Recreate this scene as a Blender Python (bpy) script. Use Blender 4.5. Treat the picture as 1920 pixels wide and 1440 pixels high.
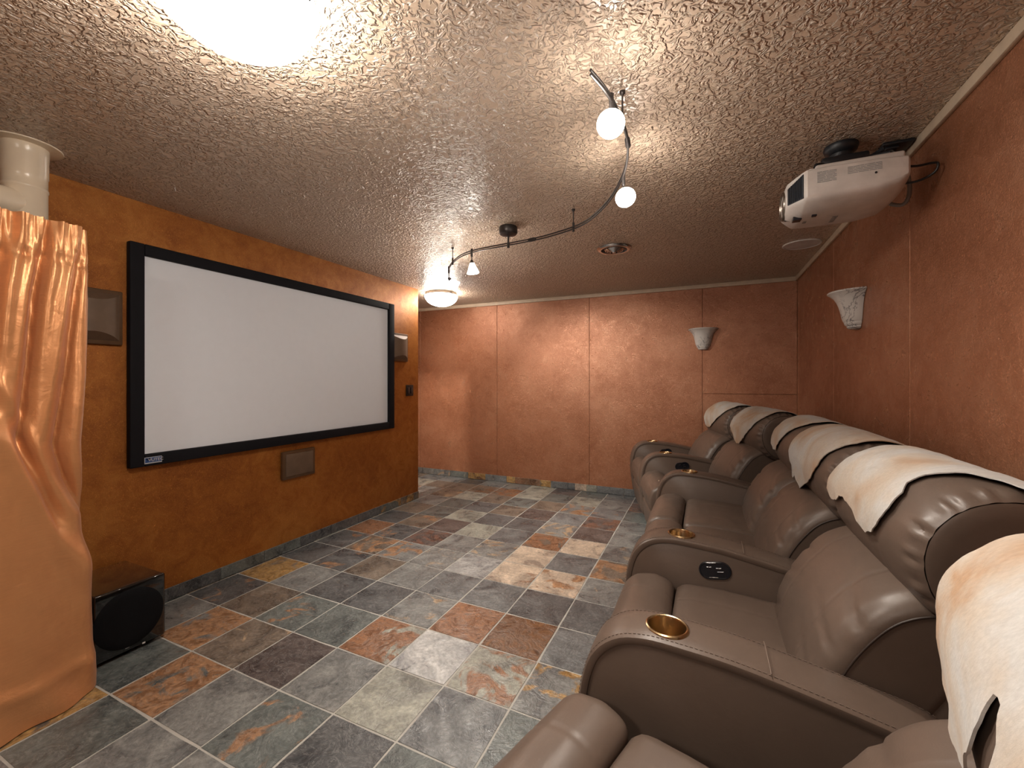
import bpy, bmesh, math, random
from mathutils import Vector, Matrix, noise
from mathutils.geometry import delaunay_2d_cdt

for o in list(bpy.data.objects):
    bpy.data.objects.remove(o, do_unlink=True)
scene = bpy.context.scene
COL = scene.collection
PI = math.pi
random.seed(7)

# ---------------------------------------------------------------- camera, world, exposure
S = 0.31                                   # floor tile pitch
CAM_H = 4.219 * S
XL, XR, YB, HC = -9.345 * S, 2.626 * S, 15.782 * S, 7.459 * S   # left wall, right wall, far wall, ceiling
YN = -3.0                                  # wall behind the camera
YE = 3.841                                 # free end of the screen wall
cam_d = bpy.data.cameras.new('camera')
cam_d.sensor_fit = 'HORIZONTAL'
cam_d.sensor_width = 36.0
cam_d.lens = 793.8 / 1920 * 36
cam_d.shift_y = -7.6 / 1920
cam_d.clip_start = 0.02
cam = bpy.data.objects.new('camera', cam_d)
COL.objects.link(cam)
cam.location = (0, 0, CAM_H)
cam.rotation_euler = (PI / 2, 0, math.radians(24.52))
scene.camera = cam

world = bpy.data.worlds.new('world')
scene.world = world
world.use_nodes = True
world.node_tree.nodes['Background'].inputs[0].default_value = (0.9, 0.85, 0.8, 1)
world.node_tree.nodes['Background'].inputs[1].default_value = 0.05
scene.view_settings.view_transform = 'Standard'
scene.view_settings.look = 'None'
scene.view_settings.gamma = 1.0
scene.view_settings.use_curve_mapping = False
scene.view_settings.exposure = 0.68
scene.cycles.max_bounces = 6
scene.cycles.diffuse_bounces = 5
scene.cycles.glossy_bounces = 3
scene.cycles.transmission_bounces = 2
scene.cycles.caustics_reflective = False
scene.cycles.caustics_refractive = False
scene.cycles.adaptive_threshold = 0.035
WARM = (1.0, 0.92, 0.82)
DOME_POWER = 37.0        # emission of the frosted dome glass
HEAD_POWER = 42.0        # emission of the little track shades
SPOT_W = 70.0

# ---------------------------------------------------------------- node helpers
def mat_new(name):
    m = bpy.data.materials.new(name)
    m.use_nodes = True
    nt = m.node_tree
    b = nt.nodes['Principled BSDF']
    return m, nt, b

def nd(nt, kind, **kw):
    n = nt.nodes.new(kind)
    for k, v in kw.items():
        if k == 'inp':
            for kk, vv in v.items():
                n.inputs[kk].default_value = vv
        else:
            setattr(n, k, v)
    return n

def ramp(nt, fac, stops):
    r = nt.nodes.new('ShaderNodeValToRGB')
    els = r.color_ramp.elements
    while len(els) < len(stops):
        els.new(0.5)
    for e, (p, c) in zip(els, stops):
        e.position = p
        e.color = (c[0], c[1], c[2], 1) if isinstance(c, (tuple, list)) else (c, c, c, 1)
    nt.links.new(fac, r.inputs[0])
    return r.outputs[0]

def coords(nt, kind='Object', scale=(1, 1, 1)):
    t = nt.nodes.new('ShaderNodeTexCoord')
    m = nt.nodes.new('ShaderNodeMapping')
    m.inputs['Scale'].default_value = scale
    nt.links.new(t.outputs[kind], m.inputs[0])
    return m.outputs[0]

def nz(nt, vec, scale, detail=4, rough=0.55, dist=0.0):
    n = nd(nt, 'ShaderNodeTexNoise', inp={'Scale': scale, 'Detail': detail, 'Roughness': rough, 'Distortion': dist})
    nt.links.new(vec, n.inputs['Vector'])
    return n.outputs[0]

def bump(nt, b, height, strength, dist=0.01, prev=None):
    n = nd(nt, 'ShaderNodeBump', inp={'Strength': strength, 'Distance': dist})
    nt.links.new(height, n.inputs['Height'])
    if prev is not None:
        nt.links.new(prev, n.inputs['Normal'])
    nt.links.new(n.outputs[0], b.inputs['Normal'])
    return n.outputs[0]

def mixc(nt, fac, a, bb, mode='MIX'):
    m = nd(nt, 'ShaderNodeMix', data_type='RGBA', blend_type=mode)
    for sock, val in ((m.inputs[0], fac), (m.inputs[6], a), (m.inputs[7], bb)):
        if hasattr(val, 'is_linked') or hasattr(val, 'links'):
            nt.links.new(val, sock)
        elif isinstance(val, (tuple, list)):
            sock.default_value = (*val[:3], 1)
        else:
            sock.default_value = val
    return m.outputs[2]

def math_n(nt, op, a, b=None, clamp=False):
    m = nd(nt, 'ShaderNodeMath', operation=op, use_clamp=clamp)
    for s, v in zip(m.inputs, (a, b)):
        if v is None:
            continue
        if hasattr(v, 'links'):
            nt.links.new(v, s)
        else:
            s.default_value = v
    return m.outputs[0]

def plain(name, col, rough=0.5, metal=0.0, coat=0.0, spec=0.5, grain=None, var=0.09):
    m, nt, b = mat_new(name)
    b.inputs['Roughness'].default_value = rough
    b.inputs['Metallic'].default_value = metal
    b.inputs['Coat Weight'].default_value = coat
    b.inputs['Specular IOR Level'].default_value = spec
    v = coords(nt)
    n = nz(nt, v, 18.0, 3)
    c = ramp(nt, n, [(0.3, tuple(x * (1 - var) for x in col)), (0.7, tuple(min(1, x * (1 + var)) for x in col))])
    nt.links.new(c, b.inputs['Base Color'])
    if grain:
        bump(nt, b, nz(nt, v, grain[0], 3), grain[1], 0.002)
    return m

def emissive(name, col, strength, base=(0.9, 0.88, 0.84)):
    m, nt, b = mat_new(name)
    b.inputs['Base Color'].default_value = (*base, 1)
    b.inputs['Roughness'].default_value = 0.35
    b.inputs['Emission Color'].default_value = (*col, 1)
    b.inputs['Emission Strength'].default_value = strength
    return m

# ---------------------------------------------------------------- materials
def copper_paint(name, c_dark, c_mid, c_light, metal, rough, fine, pits=False):
    m, nt, b = mat_new(name)
    v = coords(nt)
    big = nz(nt, v, 1.6, 3, 0.6, 0.6)
    mid = nz(nt, v, 9.0, 4, 0.65, 1.2)
    mx = math_n(nt, 'ADD', math_n(nt, 'MULTIPLY', big, 0.55), math_n(nt, 'MULTIPLY', mid, 0.45))
    c = ramp(nt, mx, [(0.36, c_dark), (0.5, c_mid), (0.64, c_light)])
    # fine brushed flecks of lighter metallic paint
    fl = nz(nt, v, fine, 2, 0.7, 2.0)
    flm = ramp(nt, fl, [(0.54, 0.0), (0.72, 0.75)])
    c2 = mixc(nt, flm, c, tuple(min(1, x * 1.55) for x in c_light))
    nt.links.new(c2, b.inputs['Base Color'])
    b.inputs['Metallic'].default_value = metal
    r = ramp(nt, mid, [(0.3, rough + 0.1), (0.7, rough - 0.06)])
    nt.links.new(r, b.inputs['Roughness'])
    p = bump(nt, b, fl, 0.5, 0.005)
    h = nz(nt, v, 5.0, 2, 0.6)
    p = bump(nt, b, h, 0.10, 0.02, p)
    if pits:
        vo = nd(nt, 'ShaderNodeTexVoronoi', inp={'Scale': 16.0, 'Randomness': 1.0})
        nt.links.new(v, vo.inputs['Vector'])
        pit = ramp(nt, vo.outputs['Distance'], [(0.0, 0.0), (0.10, 1.0)])
        bump(nt, b, pit, 0.6, 0.005, p)
    return m

M = {}
M['wall_orange'] = copper_paint('copper_orange_paint', (0.27, 0.082, 0.012), (0.37, 0.125, 0.019), (0.47, 0.185, 0.035), 0.45, 0.42, 130)
M['wall_copper'] = copper_paint('copper_brown_paint', (0.285, 0.110, 0.053), (0.365, 0.153, 0.080), (0.44, 0.210, 0.120), 0.35, 0.31, 78, True)
M['joint'] = plain('dark_joint', (0.17, 0.06, 0.03), 0.7)

def ceiling_mat():
    m, nt, b = mat_new('knockdown_ceiling_paint')
    v = coords(nt)
    n1 = nz(nt, v, 36.0, 2, 0.5, 1.4)
    r1 = ramp(nt, n1, [(0.42, 0.0), (0.60, 1.0)])
    n2 = nz(nt, v, 130.0, 0, 0.5)
    big = nz(nt, v, 1.2, 3)
    c = ramp(nt, big, [(0.3, (0.66, 0.50, 0.375)), (0.7, (0.71, 0.545, 0.415))])
    nt.links.new(c, b.inputs['Base Color'])
    b.inputs['Roughness'].default_value = 0.33
    b.inputs['Specular IOR Level'].default_value = 0.65
    p = bump(nt, b, r1, 1.0, 0.013)
    bump(nt, b, n2, 0.18, 0.003, p)
    return m
M['ceiling'] = ceiling_mat()

def slate_mat():
    m, nt, b = mat_new('slate_tile_stone')
    v0 = coords(nt)
    oi = nd(nt, 'ShaderNodeObjectInfo')
    off = nd(nt, 'ShaderNodeVectorMath', operation='MULTIPLY_ADD')
    nt.links.new(oi.outputs['Location'], off.inputs[0])
    off.inputs[1].default_value = (7.3, 5.1, 3.7)
    nt.links.new(v0, off.inputs[2])
    v = off.outputs[0]
    cloud = nz(nt, v, 5.0, 4, 0.62, 1.0)
    vein = nz(nt, v, 9.0, 5, 0.7, 2.5)
    fine = nz(nt, v, 60.0, 2, 0.6)
    dk = mixc(nt, 1.0, oi.outputs['Color'], (0.60, 0.60, 0.62), 'MULTIPLY')
    lt = mixc(nt, 1.0, oi.outputs['Color'], (1.5, 1.48, 1.44), 'MULTIPLY')
    f1 = ramp(nt, cloud, [(0.34, 0.0), (0.66, 1.0)])
    c = mixc(nt, f1, dk, lt)
    # oxidised patches: the amount is the alpha of the tile's own colour
    pa = nd(nt, 'ShaderNodeAttribute', attribute_type='OBJECT', attribute_name='patch_colour')
    pn = nz(nt, v, 4.2, 5, 0.62, 1.6)
    thr = math_n(nt, 'SUBTRACT', pn, math_n(nt, 'SUBTRACT', 0.80, math_n(nt, 'MULTIPLY', oi.outputs['Alpha'], 0.62)))
    fac = math_n(nt, 'MULTIPLY', thr, 14.0, True)
    pc = mixc(nt, ramp(nt, vein, [(0.35, 0.0), (0.65, 1.0)]), mixc(nt, 1.0, pa.outputs['Color'], (0.55, 0.48, 0.42), 'MULTIPLY'),
              mixc(nt, 1.0, pa.outputs['Color'], (1.25, 1.22, 1.15), 'MULTIPLY'))
    c = mixc(nt, fac, c, pc)
    # thin pale cleavage lines
    ln = ramp(nt, vein, [(0.485, 0.0), (0.5, 0.5), (0.515, 0.0)])
    c = mixc(nt, math_n(nt, 'MULTIPLY', ln, 0.75), c, (0.45, 0.44, 0.42))
    sp = ramp(nt, fine, [(0.3, 0.75), (0.7, 1.22)])
    c = mixc(nt, 1.0, c, sp, 'MULTIPLY')
    nt.links.new(c, b.inputs['Base Color'])
    rg = ramp(nt, cloud, [(0.3, 0.22), (0.7, 0.42)])
    nt.links.new(rg, b.inputs['Roughness'])
    p = bump(nt, b, vein, 0.8, 0.007)
    bump(nt, b, fine, 0.22, 0.003, p)
    return m
M['slate'] = slate_mat()
M['grout'] = plain('pale_grout', (0.43, 0.41, 0.375), 0.85, grain=(200, 0.2))

def leather_mat(name, col, rough=0.36):
    m, nt, b = mat_new(name)
    v = coords(nt)
    n = nz(nt, v, 6.0, 4)
    c = ramp(nt, n, [(0.3, tuple(x * 0.92 for x in col)), (0.7, tuple(x * 1.06 for x in col))])
    nt.links.new(c, b.inputs['Base Color'])
    b.inputs['Roughness'].default_value = rough
    b.inputs['Specular IOR Level'].default_value = 0.42
    vo = nd(nt, 'ShaderNodeTexVoronoi', inp={'Scale': 420.0})
    nt.links.new(v, vo.inputs['Vector'])
    p = bump(nt, b, vo.outputs['Distance'], 0.06, 0.001)
    w = nz(nt, coords(nt, 'Object', (1, 0.35, 1)), 26.0, 4, 0.6, 0.6)
    bump(nt, b, w, 0.10, 0.006, p)
    return m
M['leather'] = leather_mat('brown_leather', (0.120, 0.085, 0.066), 0.40)
M['leather_seam'] = leather_mat('dark_leather_welt', (0.045, 0.031, 0.025), 0.45)
M['stitch'] = plain('pale_thread', (0.17, 0.125, 0.10), 0.6)
M['base_black'] = plain('black_base_cloth', (0.02, 0.018, 0.016), 0.8)
M['gold'] = plain('brushed_gold', (0.50, 0.36, 0.20), 0.25, 1.0)
M['gold_deep'] = plain('dark_gold', (0.36, 0.18, 0.045), 0.3, 1.0)
M['gloss_black'] = plain('gloss_black_plastic', (0.008, 0.011, 0.018), 0.16, coat=0.4)
M['chrome'] = plain('chrome', (0.62, 0.62, 0.64), 0.16, 1.0)
M['nickel'] = plain('brushed_nickel', (0.30, 0.27, 0.24), 0.35, 1.0)
M['bronze_dark'] = plain('dark_bronze_metal', (0.055, 0.048, 0.046), 0.38, 0.6)
M['velvet'] = plain('black_velvet', (0.006, 0.006, 0.009), 0.75, spec=0.25)
M['screen'] = plain('matte_white_screen', (0.84, 0.885, 0.96), 0.85, spec=0.2, var=0.008)
M['speaker_bronze'] = plain('bronze_speaker_paint', (0.115, 0.06, 0.028), 0.45, 0.2, grain=(260, 0.25))
M['speaker_face'] = plain('bronze_speaker_cloth', (0.155, 0.10, 0.065), 0.55, 0.1, grain=(420, 0.35))
M['switch_black'] = plain('black_switch_plastic', (0.012, 0.010, 0.010), 0.35)
M['sub_black'] = plain('piano_black', (0.006, 0.005, 0.005), 0.07, coat=1.0)
M['sub_cloth'] = plain('black_grille_cloth', (0.004, 0.0045, 0.006), 0.85, spec=0.2, grain=(900, 0.6))
M['label_blue'] = plain('blue_badge', (0.05, 0.10, 0.26), 0.4)
M['label_silver'] = plain('silver_print', (0.62, 0.64, 0.68), 0.35)
M['pipe'] = plain('cream_enamel', (0.74, 0.62, 0.47), 0.26, var=0.03)
M['trim'] = plain('cream_trim_paint', (0.58, 0.46, 0.34), 0.5)
M['white_plastic'] = plain('warm_white_plastic', (0.70, 0.66, 0.63), 0.34)
M['grey_print'] = plain('grey_print', (0.32, 0.32, 0.33), 0.5)
M['vent_dark'] = plain('dark_louvre', (0.016, 0.022, 0.032), 0.4)
M['lens'] = plain('lens_glass', (0.02, 0.02, 0.03), 0.05, coat=1.0)
M['mount_black'] = plain('black_powder_coat', (0.008, 0.010, 0.014), 0.42)
M['cable_grey'] = plain('grey_cable', (0.24, 0.23, 0.23), 0.45)
M['cable_black'] = plain('black_cable', (0.012, 0.011, 0.012), 0.4)
M['white_disc'] = plain('white_speaker_grille', (0.72, 0.68, 0.66), 0.5, grain=(700, 0.3))
M['dome_glass'] = emissive('lit_dome_glass', WARM, DOME_POWER)
M['dome_glass_dim'] = emissive('lit_dome_glass_weaker_bulb', WARM, 23.0)
M['shade_glass'] = emissive('lit_shade_glass', WARM, HEAD_POWER)
M['dark_door'] = plain('white_door_paint', (0.6, 0.56, 0.5), 0.5)

def marble_mat():
    m, nt, b = mat_new('white_marble')
    v = coords(nt)
    n = nz(nt, v, 9.0, 8, 0.62, 1.4)
    vein = ramp(nt, n, [(0.475, (0.66, 0.63, 0.60)), (0.497, (0.10, 0.09, 0.10)), (0.503, (0.10, 0.09, 0.10)), (0.53, (0.66, 0.63, 0.60))])
    gate = ramp(nt, nz(nt, v, 4.0, 3), [(0.42, 0.0), (0.52, 1.0)])
    c = mixc(nt, gate, (0.68, 0.65, 0.62), vein)
    nt.links.new(c, b.inputs['Base Color'])
    b.inputs['Roughness'].default_value = 0.35
    return m
M['marble'] = marble_mat()

def hide_mat():
    m, nt, b = mat_new('cream_cowhide')
    oi = nd(nt, 'ShaderNodeObjectInfo')
    off = nd(nt, 'ShaderNodeVectorMath', operation='MULTIPLY_ADD')
    nt.links.new(oi.outputs['Location'], off.inputs[0])
    off.inputs[1].default_value = (2.3, 2.1, 1.7)
    nt.links.new(coords(nt), off.inputs[2])
    v = off.outputs[0]
    n = nz(nt, v, 3.4, 4, 0.55, 0.8)
    c = ramp(nt, n, [(0.38, (0.52, 0.505, 0.485)), (0.5, (0.50, 0.43, 0.36)), (0.66, (0.43, 0.27, 0.16))])
    st = nz(nt, coords(nt, 'Object', (2, 22, 22)), 6.0, 4, 0.7)
    s2 = ramp(nt, st, [(0.3, 0.86), (0.7, 1.08)])
    c = mixc(nt, 1.0, c, s2, 'MULTIPLY')
    nt.links.new(c, b.inputs['Base Color'])
    b.inputs['Roughness'].default_value = 0.8
    b.inputs['Sheen Weight'].default_value = 0.15
    bump(nt, b, st, 0.35, 0.003)
    return m
M['hide'] = hide_mat()

def silk_mat():
    m, nt, b = mat_new('copper_shot_silk')
    v = coords(nt)
    th = nz(nt, coords(nt, 'Object', (6, 6, 160)), 3.0, 3, 0.6)
    n = nz(nt, v, 2.0, 3)
    c = ramp(nt, n, [(0.3, (0.64, 0.285, 0.115)), (0.7, (0.72, 0.34, 0.145))])
    c = mixc(nt, 1.0, c, ramp(nt, th, [(0.3, 0.95), (0.7, 1.04)]), 'MULTIPLY')
    nt.links.new(c, b.inputs['Base Color'])
    b.inputs['Metallic'].default_value = 0.45
    b.inputs['Roughness'].default_value = 0.38
    b.inputs['Sheen Weight'].default_value = 0.25
    b.inputs['Sheen Tint'].default_value = (0.9, 0.55, 0.45, 1)
    p = bump(nt, b, th, 0.035, 0.002)
    w = nz(nt, v, 16.0, 5, 0.6, 1.0)
    bump(nt, b, w, 0.22, 0.012, p)
    return m
M['silk'] = silk_mat()

# ---------------------------------------------------------------- mesh helpers
def mesh_obj(name, bm, mat, parent=None, smooth=True, recalc=True, angle=40):
    if recalc:
        bmesh.ops.recalc_face_normals(bm, faces=bm.faces)
    me = bpy.data.meshes.new(name)
    bm.to_mesh(me)
    bm.free()
    if smooth:
        me.polygons.foreach_set('use_smooth', [True] * len(me.polygons))
        try:
            me.set_sharp_from_angle(angle=math.radians(angle))
        except Exception:
            pass
    o = bpy.data.objects.new(name, me)
    if mat is not None:
        me.materials.append(M[mat] if isinstance(mat, str) else mat)
    COL.objects.link(o)
    o.parent = parent
    return o

def inst(name, me, parent=None, loc=(0, 0, 0)):
    o = bpy.data.objects.new(name, me)
    COL.objects.link(o)
    o.parent = parent
    o.location = loc
    return o

def empty(name, loc=(0, 0, 0), rz=0.0):
    o = bpy.data.objects.new(name, None)
    o.empty_display_size = 0.1
    COL.objects.link(o)
    o.location = loc
    o.rotation_euler = (0, 0, rz)
    return o

def tag(o, label, cat, group=None):
    o['label'] = label
    o['category'] = cat
    if group:
        o['group'] = group
    return o

def structure(o, label=None):
    o['kind'] = 'structure'
    if label:
        o['label'] = label
    return o

def box(bm, lo, hi, bev=0.0, seg=2):
    r = bmesh.ops.create_cube(bm, size=1.0)
    vs = r['verts']
    for v in vs:
        v.co = Vector(((lo[i] + hi[i]) / 2 + v.co[i] * (hi[i] - lo[i])) for i in range(3))
    if bev > 0:
        es = {e for v in vs for e in v.link_edges}
        bmesh.ops.bevel(bm, geom=list(es), offset=bev, segments=seg, affect='EDGES', profile=0.5)

def BX(lo, hi, bev=0.0, seg=2):
    bm = bmesh.new()
    box(bm, lo, hi, bev, seg)
    return bm

def lathe(bm, prof, n=32, center=(0, 0, 0), a0=0.0, a1=2 * PI, closed=True, cap0=False, cap1=False):
    cnt = n if closed else n + 1
    rings = []
    for r, z in prof:
        rings.append([bm.verts.new((center[0] + r * math.cos(a0 + (a1 - a0) * k / n), center[1] + r * math.sin(a0 + (a1 - a0) * k / n), center[2] + z)) for k in range(cnt)])
    for A, B in zip(rings, rings[1:]):
        for k in range(n):
            k2 = (k + 1) % cnt
            if len({A[k], A[k2], B[k2], B[k]}) == 4:
                bm.faces.new((A[k], A[k2], B[k2], B[k]))
    if cap0:
        bm.faces.new(rings[0])
    if cap1:
        bm.faces.new(rings[-1])
    return rings

def loft(bm, loops, cap=True):
    R = [[bm.verts.new(p) for p in L] for L in loops]
    n = len(R[0])
    for A, B in zip(R, R[1:]):
        for k in range(n):
            bm.faces.new((A[k], A[(k + 1) % n], B[(k + 1) % n], B[k]))
    if cap:
        for L in (R[0], R[-1]):
            c = bm.verts.new(sum((v.co for v in L), Vector()) / n)
            for k in range(n):
                bm.faces.new((L[k], L[(k + 1) % n], c))
    return R

def tube(bm, pts, r, n=8, cap=True, rx=None):
    pts = [Vector(p) for p in pts]
    loops = []
    prev = None
    for i, p in enumerate(pts):
        t = (pts[min(i + 1, len(pts) - 1)] - pts[max(i - 1, 0)]).normalized()
        if prev is None:
            u = t.orthogonal().normalized()
        else:
            u = (prev - t * prev.dot(t)).normalized()
        prev = u
        w = t.cross(u)
        rr = r[i] if isinstance(r, (list, tuple)) else r
        loops.append([p + (u * math.cos(a) + w * math.sin(a)) * rr for a in (2 * PI * k / n for k in range(n))])
    loft(bm, loops, cap)

def catmull(pts, n, closed=False):
    P = [Vector(p) for p in pts]
    out = []
    m = len(P)
    segs = m if closed else m - 1
    for i in range(segs):
        if closed:
            a, b, c, d = P[(i - 1) % m], P[i], P[(i + 1) % m], P[(i + 2) % m]
        else:
            a, b, c, d = P[max(i - 1, 0)], P[i], P[i + 1], P[min(i + 2, m - 1)]
        for k in range(n):
            t = k / n
            out.append(0.5 * ((2 * b) + (c - a) * t + (2 * a - 5 * b + 4 * c - d) * t * t + (3 * b - a - 3 * c + d) * t ** 3))
    if not closed:
        out.append(P[-1])
    return out

def resample(pts, n, closed=True):
    P = list(pts) + ([pts[0]] if closed else [])
    L = [0.0]
    for a, b in zip(P, P[1:]):
        L.append(L[-1] + (b - a).length)
    out = []
    cnt = n if closed else n - 1
    j = 0
    for k in range(n):
        s = L[-1] * k / cnt
        while j < len(P) - 2 and L[j + 1] < s:
            j += 1
        d = L[j + 1] - L[j]
        out.append(P[j].lerp(P[j + 1], (s - L[j]) / d if d > 1e-9 else 0))
    return out

def normals2d(L):
    n = len(L)
    c = sum(L, Vector((0, 0))) / n
    out = []
    for k in range(n):
        t = (L[(k + 1) % n] - L[k - 1]).normalized()
        out.append(Vector((t.y, -t.x)))
    area = sum(L[k].x * L[(k + 1) % n].y - L[(k + 1) % n].x * L[k].y for k in range(n))
    if area < 0:
        out = [-q for q in out]
    return out

def yloft(bm, pts, stations, n=48, smooth=6, disp=None):
    """closed x-z outline swept along y; stations are (y, inset)"""
    L = resample(catmull([Vector(p) for p in pts], smooth, True) if smooth else [Vector(p) for p in pts], n)
    N = normals2d(L)
    loops = []
    for y, ins in stations:
        lp = []
        for k in range(n):
            d = -ins + (disp(k / n, L[k], N[k], y) if disp else 0.0)
            q = L[k] + N[k] * d
            lp.append(Vector((q.x, y, q.y)))
        loops.append(lp)
    loft(bm, loops, True)

def boolean_diff(o, cutter):
    md = o.modifiers.new('cut', 'BOOLEAN')
    md.operation = 'DIFFERENCE'
    md.solver = 'EXACT'
    md.object = cutter
    dg = bpy.context.evaluated_depsgraph_get()
    me = bpy.data.meshes.new_from_object(o.evaluated_get(dg))
    o.modifiers.clear()
    old = o.data
    nm = old.name
    o.data = me
    bpy.data.meshes.remove(old)
    me.name = nm
    me.polygons.foreach_set('use_smooth', [True] * len(me.polygons))
    try:
        me.set_sharp_from_angle(angle=math.radians(40))
    except Exception:
        pass

def text_mesh(name, s, size, mat, parent, M4, extrude=0.0006):
    cu = bpy.data.curves.new(name, 'FONT')
    cu.body = s
    cu.size = size
    cu.extrude = extrude
    cu.align_x = 'CENTER'
    cu.align_y = 'CENTER'
    t = bpy.data.objects.new(name + '_src', cu)
    COL.objects.link(t)
    dg = bpy.context.evaluated_depsgraph_get()
    me = bpy.data.meshes.new_from_object(t.evaluated_get(dg))
    bpy.data.objects.remove(t, do_unlink=True)
    me.materials.clear()
    me.materials.append(M[mat])
    me.transform(M4)
    o = bpy.data.objects.new(name, me)
    COL.objects.link(o)
    o.parent = parent
    return o

def sstep(a, b, x):
    t = min(1, max(0, (x - a) / (b - a)))
    return t * t * (3 - 2 * t)

def lerp_tab(tab, x):
    if x <= tab[0][0]:
        return tab[0][1]
    for (a, va), (b, vb) in zip(tab, tab[1:]):
        if x <= b:
            return va + (vb - va) * (x - a) / (b - a)
    return tab[-1][1]

# ================================================================ SETTING
HX0 = -5.0            # far end of the side hall
# floor slab (grout bed) with slate tiles
fl = structure(mesh_obj('floor', BX((HX0 - 0.2, YN - 0.15, -0.12), (XR + 0.15, YB + 0.15, -0.0035)), 'grout', smooth=False), 'multicoloured slate tile floor with pale grout joints')
GREY, DARK, TEAL, SILV = (0.165, 0.168, 0.165), (0.083, 0.085, 0.088), (0.105, 0.118, 0.115), (0.30, 0.30, 0.30)
BRWN, PURP, PALE, CREM = (0.150, 0.120, 0.095), (0.092, 0.074, 0.070), (0.27, 0.27, 0.235), (0.46, 0.37, 0.29)
BLUE = (0.135, 0.141, 0.145)
RUST, ORNG, GOLD_, DRUST, TANN = (0.27, 0.135, 0.075), (0.35, 0.20, 0.115), (0.40, 0.25, 0.10), (0.17, 0.088, 0.048), (0.40, 0.30, 0.21)
TILES = {
 (-7, -1): (DARK, 0.35, ORNG), (-6, -1): (BRWN, 0.15, TANN), (-5, -1): (TEAL, 0.32, ORNG), (-4, -1): (TEAL, 0.10, SILV), (-3, -1): (PALE, 0.66, RUST), (-2, -1): ((0.40, 0.40, 0.40), 0.3, DARK), (-1, -1): (PALE, 0.50, RUST), (0, -1): (GREY, 0.40, GOLD_),  # silver-grey tile in this row brightened to paint in a lamp reflection
 (-7, -2): (GREY, 0.35, RUST), (-6, -2): (GREY, 0.68, ORNG), (-5, -2): (BRWN, 0.40, TANN), (-4, -2): (PURP, 0.05, GREY), (-3, -2): (GREY, 0.30, SILV), (-2, -2): (PALE, 0.12, SILV), (-1, -2): (BLUE, 0.20, GREY), (0, -2): (TEAL, 0.10, GREY),
 (-6, -3): (TEAL, 0.30, RUST), (-5, -3): (TEAL, 0.66, ORNG), (-4, -3): (GREY, 0.12, SILV), (-3, -3): (TEAL, 0.44, ORNG), (-2, -3): (DARK, 0.1, GREY), (-1, -3): (TEAL, 0.1, GREY),
 (-7, -3): (GREY, 0.2, RUST), (-6, -4): (BRWN, 0.7, GOLD_), (-5, -4): (TEAL, 0.25, SILV), (-4, -4): (GREY, 0.1, SILV),
 (-7, 0): (BRWN, 0.72, GOLD_), (-6, 0): (GREY, 0.12, TANN), (-5, 0): (DARK, 0.05, GREY), (-4, 0): (DARK, 0.08, GREY), (-3, 0): (GREY, 0.36, TANN), (-2, 0): (GREY, 0.72, RUST), (-1, 0): (BRWN, 0.86, DRUST), (0, 0): (BLUE, 0.25, BRWN),
 (-7, 1): (DARK, 0.12, GREY), (-6, 1): (DARK, 0.36, ORNG), (-5, 1): (BRWN, 0.1, GREY), (-4, 1): (GREY, 0.30, SILV), (-3, 1): (BLUE, 0.22, TANN), (-2, 1): (BLUE, 0.1, GREY), (-1, 1): (DARK, 0.05, BLUE), (0, 1): (DARK, 0.1, GREY),
 (-7, 2): (DARK, 0.36, RUST), (-6, 2): (BRWN, 0.52, ORNG), (-5, 2): (GREY, 0.48, ORNG), (-4, 2): (GREY, 0.42, TANN), (-3, 2): (SILV, 0.12, PALE), (-2, 2): (CREM, 0.36, RUST), (-1, 2): (CREM, 0.40, ORNG), (0, 2): (GREY, 0.35, TANN),
 (-7, 3): (BRWN, 0.74, RUST), (-6, 3): (DARK, 0.42, ORNG), (-5, 3): (PURP, 0.5, (0.16, 0.08, 0.06)), (-4, 3): (GREY, 0.2, SILV), (-3, 3): (GREY, 0.5, TANN), (-2, 3): (CREM, 0.2, ORNG), (-1, 3): (BLUE, 0.05, GREY), (0, 3): (BRWN, 0.6, ORNG),
 (-7, 4): (DARK, 0.15, GREY), (-6, 4): (BRWN, 0.45, ORNG), (-5, 4): (PURP, 0.1, BRWN), (-4, 4): (PALE, 0.12, SILV), (-3, 4): (BLUE, 0.15, GREY), (-2, 4): (BRWN, 0.65, RUST), (-1, 4): (CREM, 0.25, TANN), (0, 4): (GREY, 0.3, TANN),
 (-5, 5): (PALE, 0.30, RUST), (-4, 5): (DARK, 0.1, GREY), (-3, 5): (DARK, 0.2, BRWN), (-2, 5): (GREY, 0.45, TANN), (-1, 5): (PURP, 0.1, BLUE), (0, 5): (GREY, 0.1, PALE),
 (-4, 6): (BRWN, 0.1, GREY), (-3, 6): (PURP, 0.05, GREY), (-2, 6): (BLUE, 0.1, GREY), (-1, 6): (PURP, 0.55, (0.17, 0.09, 0.065)), (-2, 7): (GREY, 0.5, ORNG), (-5, 6): (DARK, 0.05, GREY), (-1, 7): (BLUE, 0.3, ORNG), (-5, 8): (BRWN, 0.6, RUST), (-6, 8): (BRWN, 0.5, DRUST),
}
X0, Y0 = -2.282 * S, 5.933 * S
POOL = [GREY, GREY, DARK, TEAL, BRWN, BLUE, BRWN, PURP, PALE]
PPOOL = [RUST, ORNG, TANN, SILV, GREY]
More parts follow.
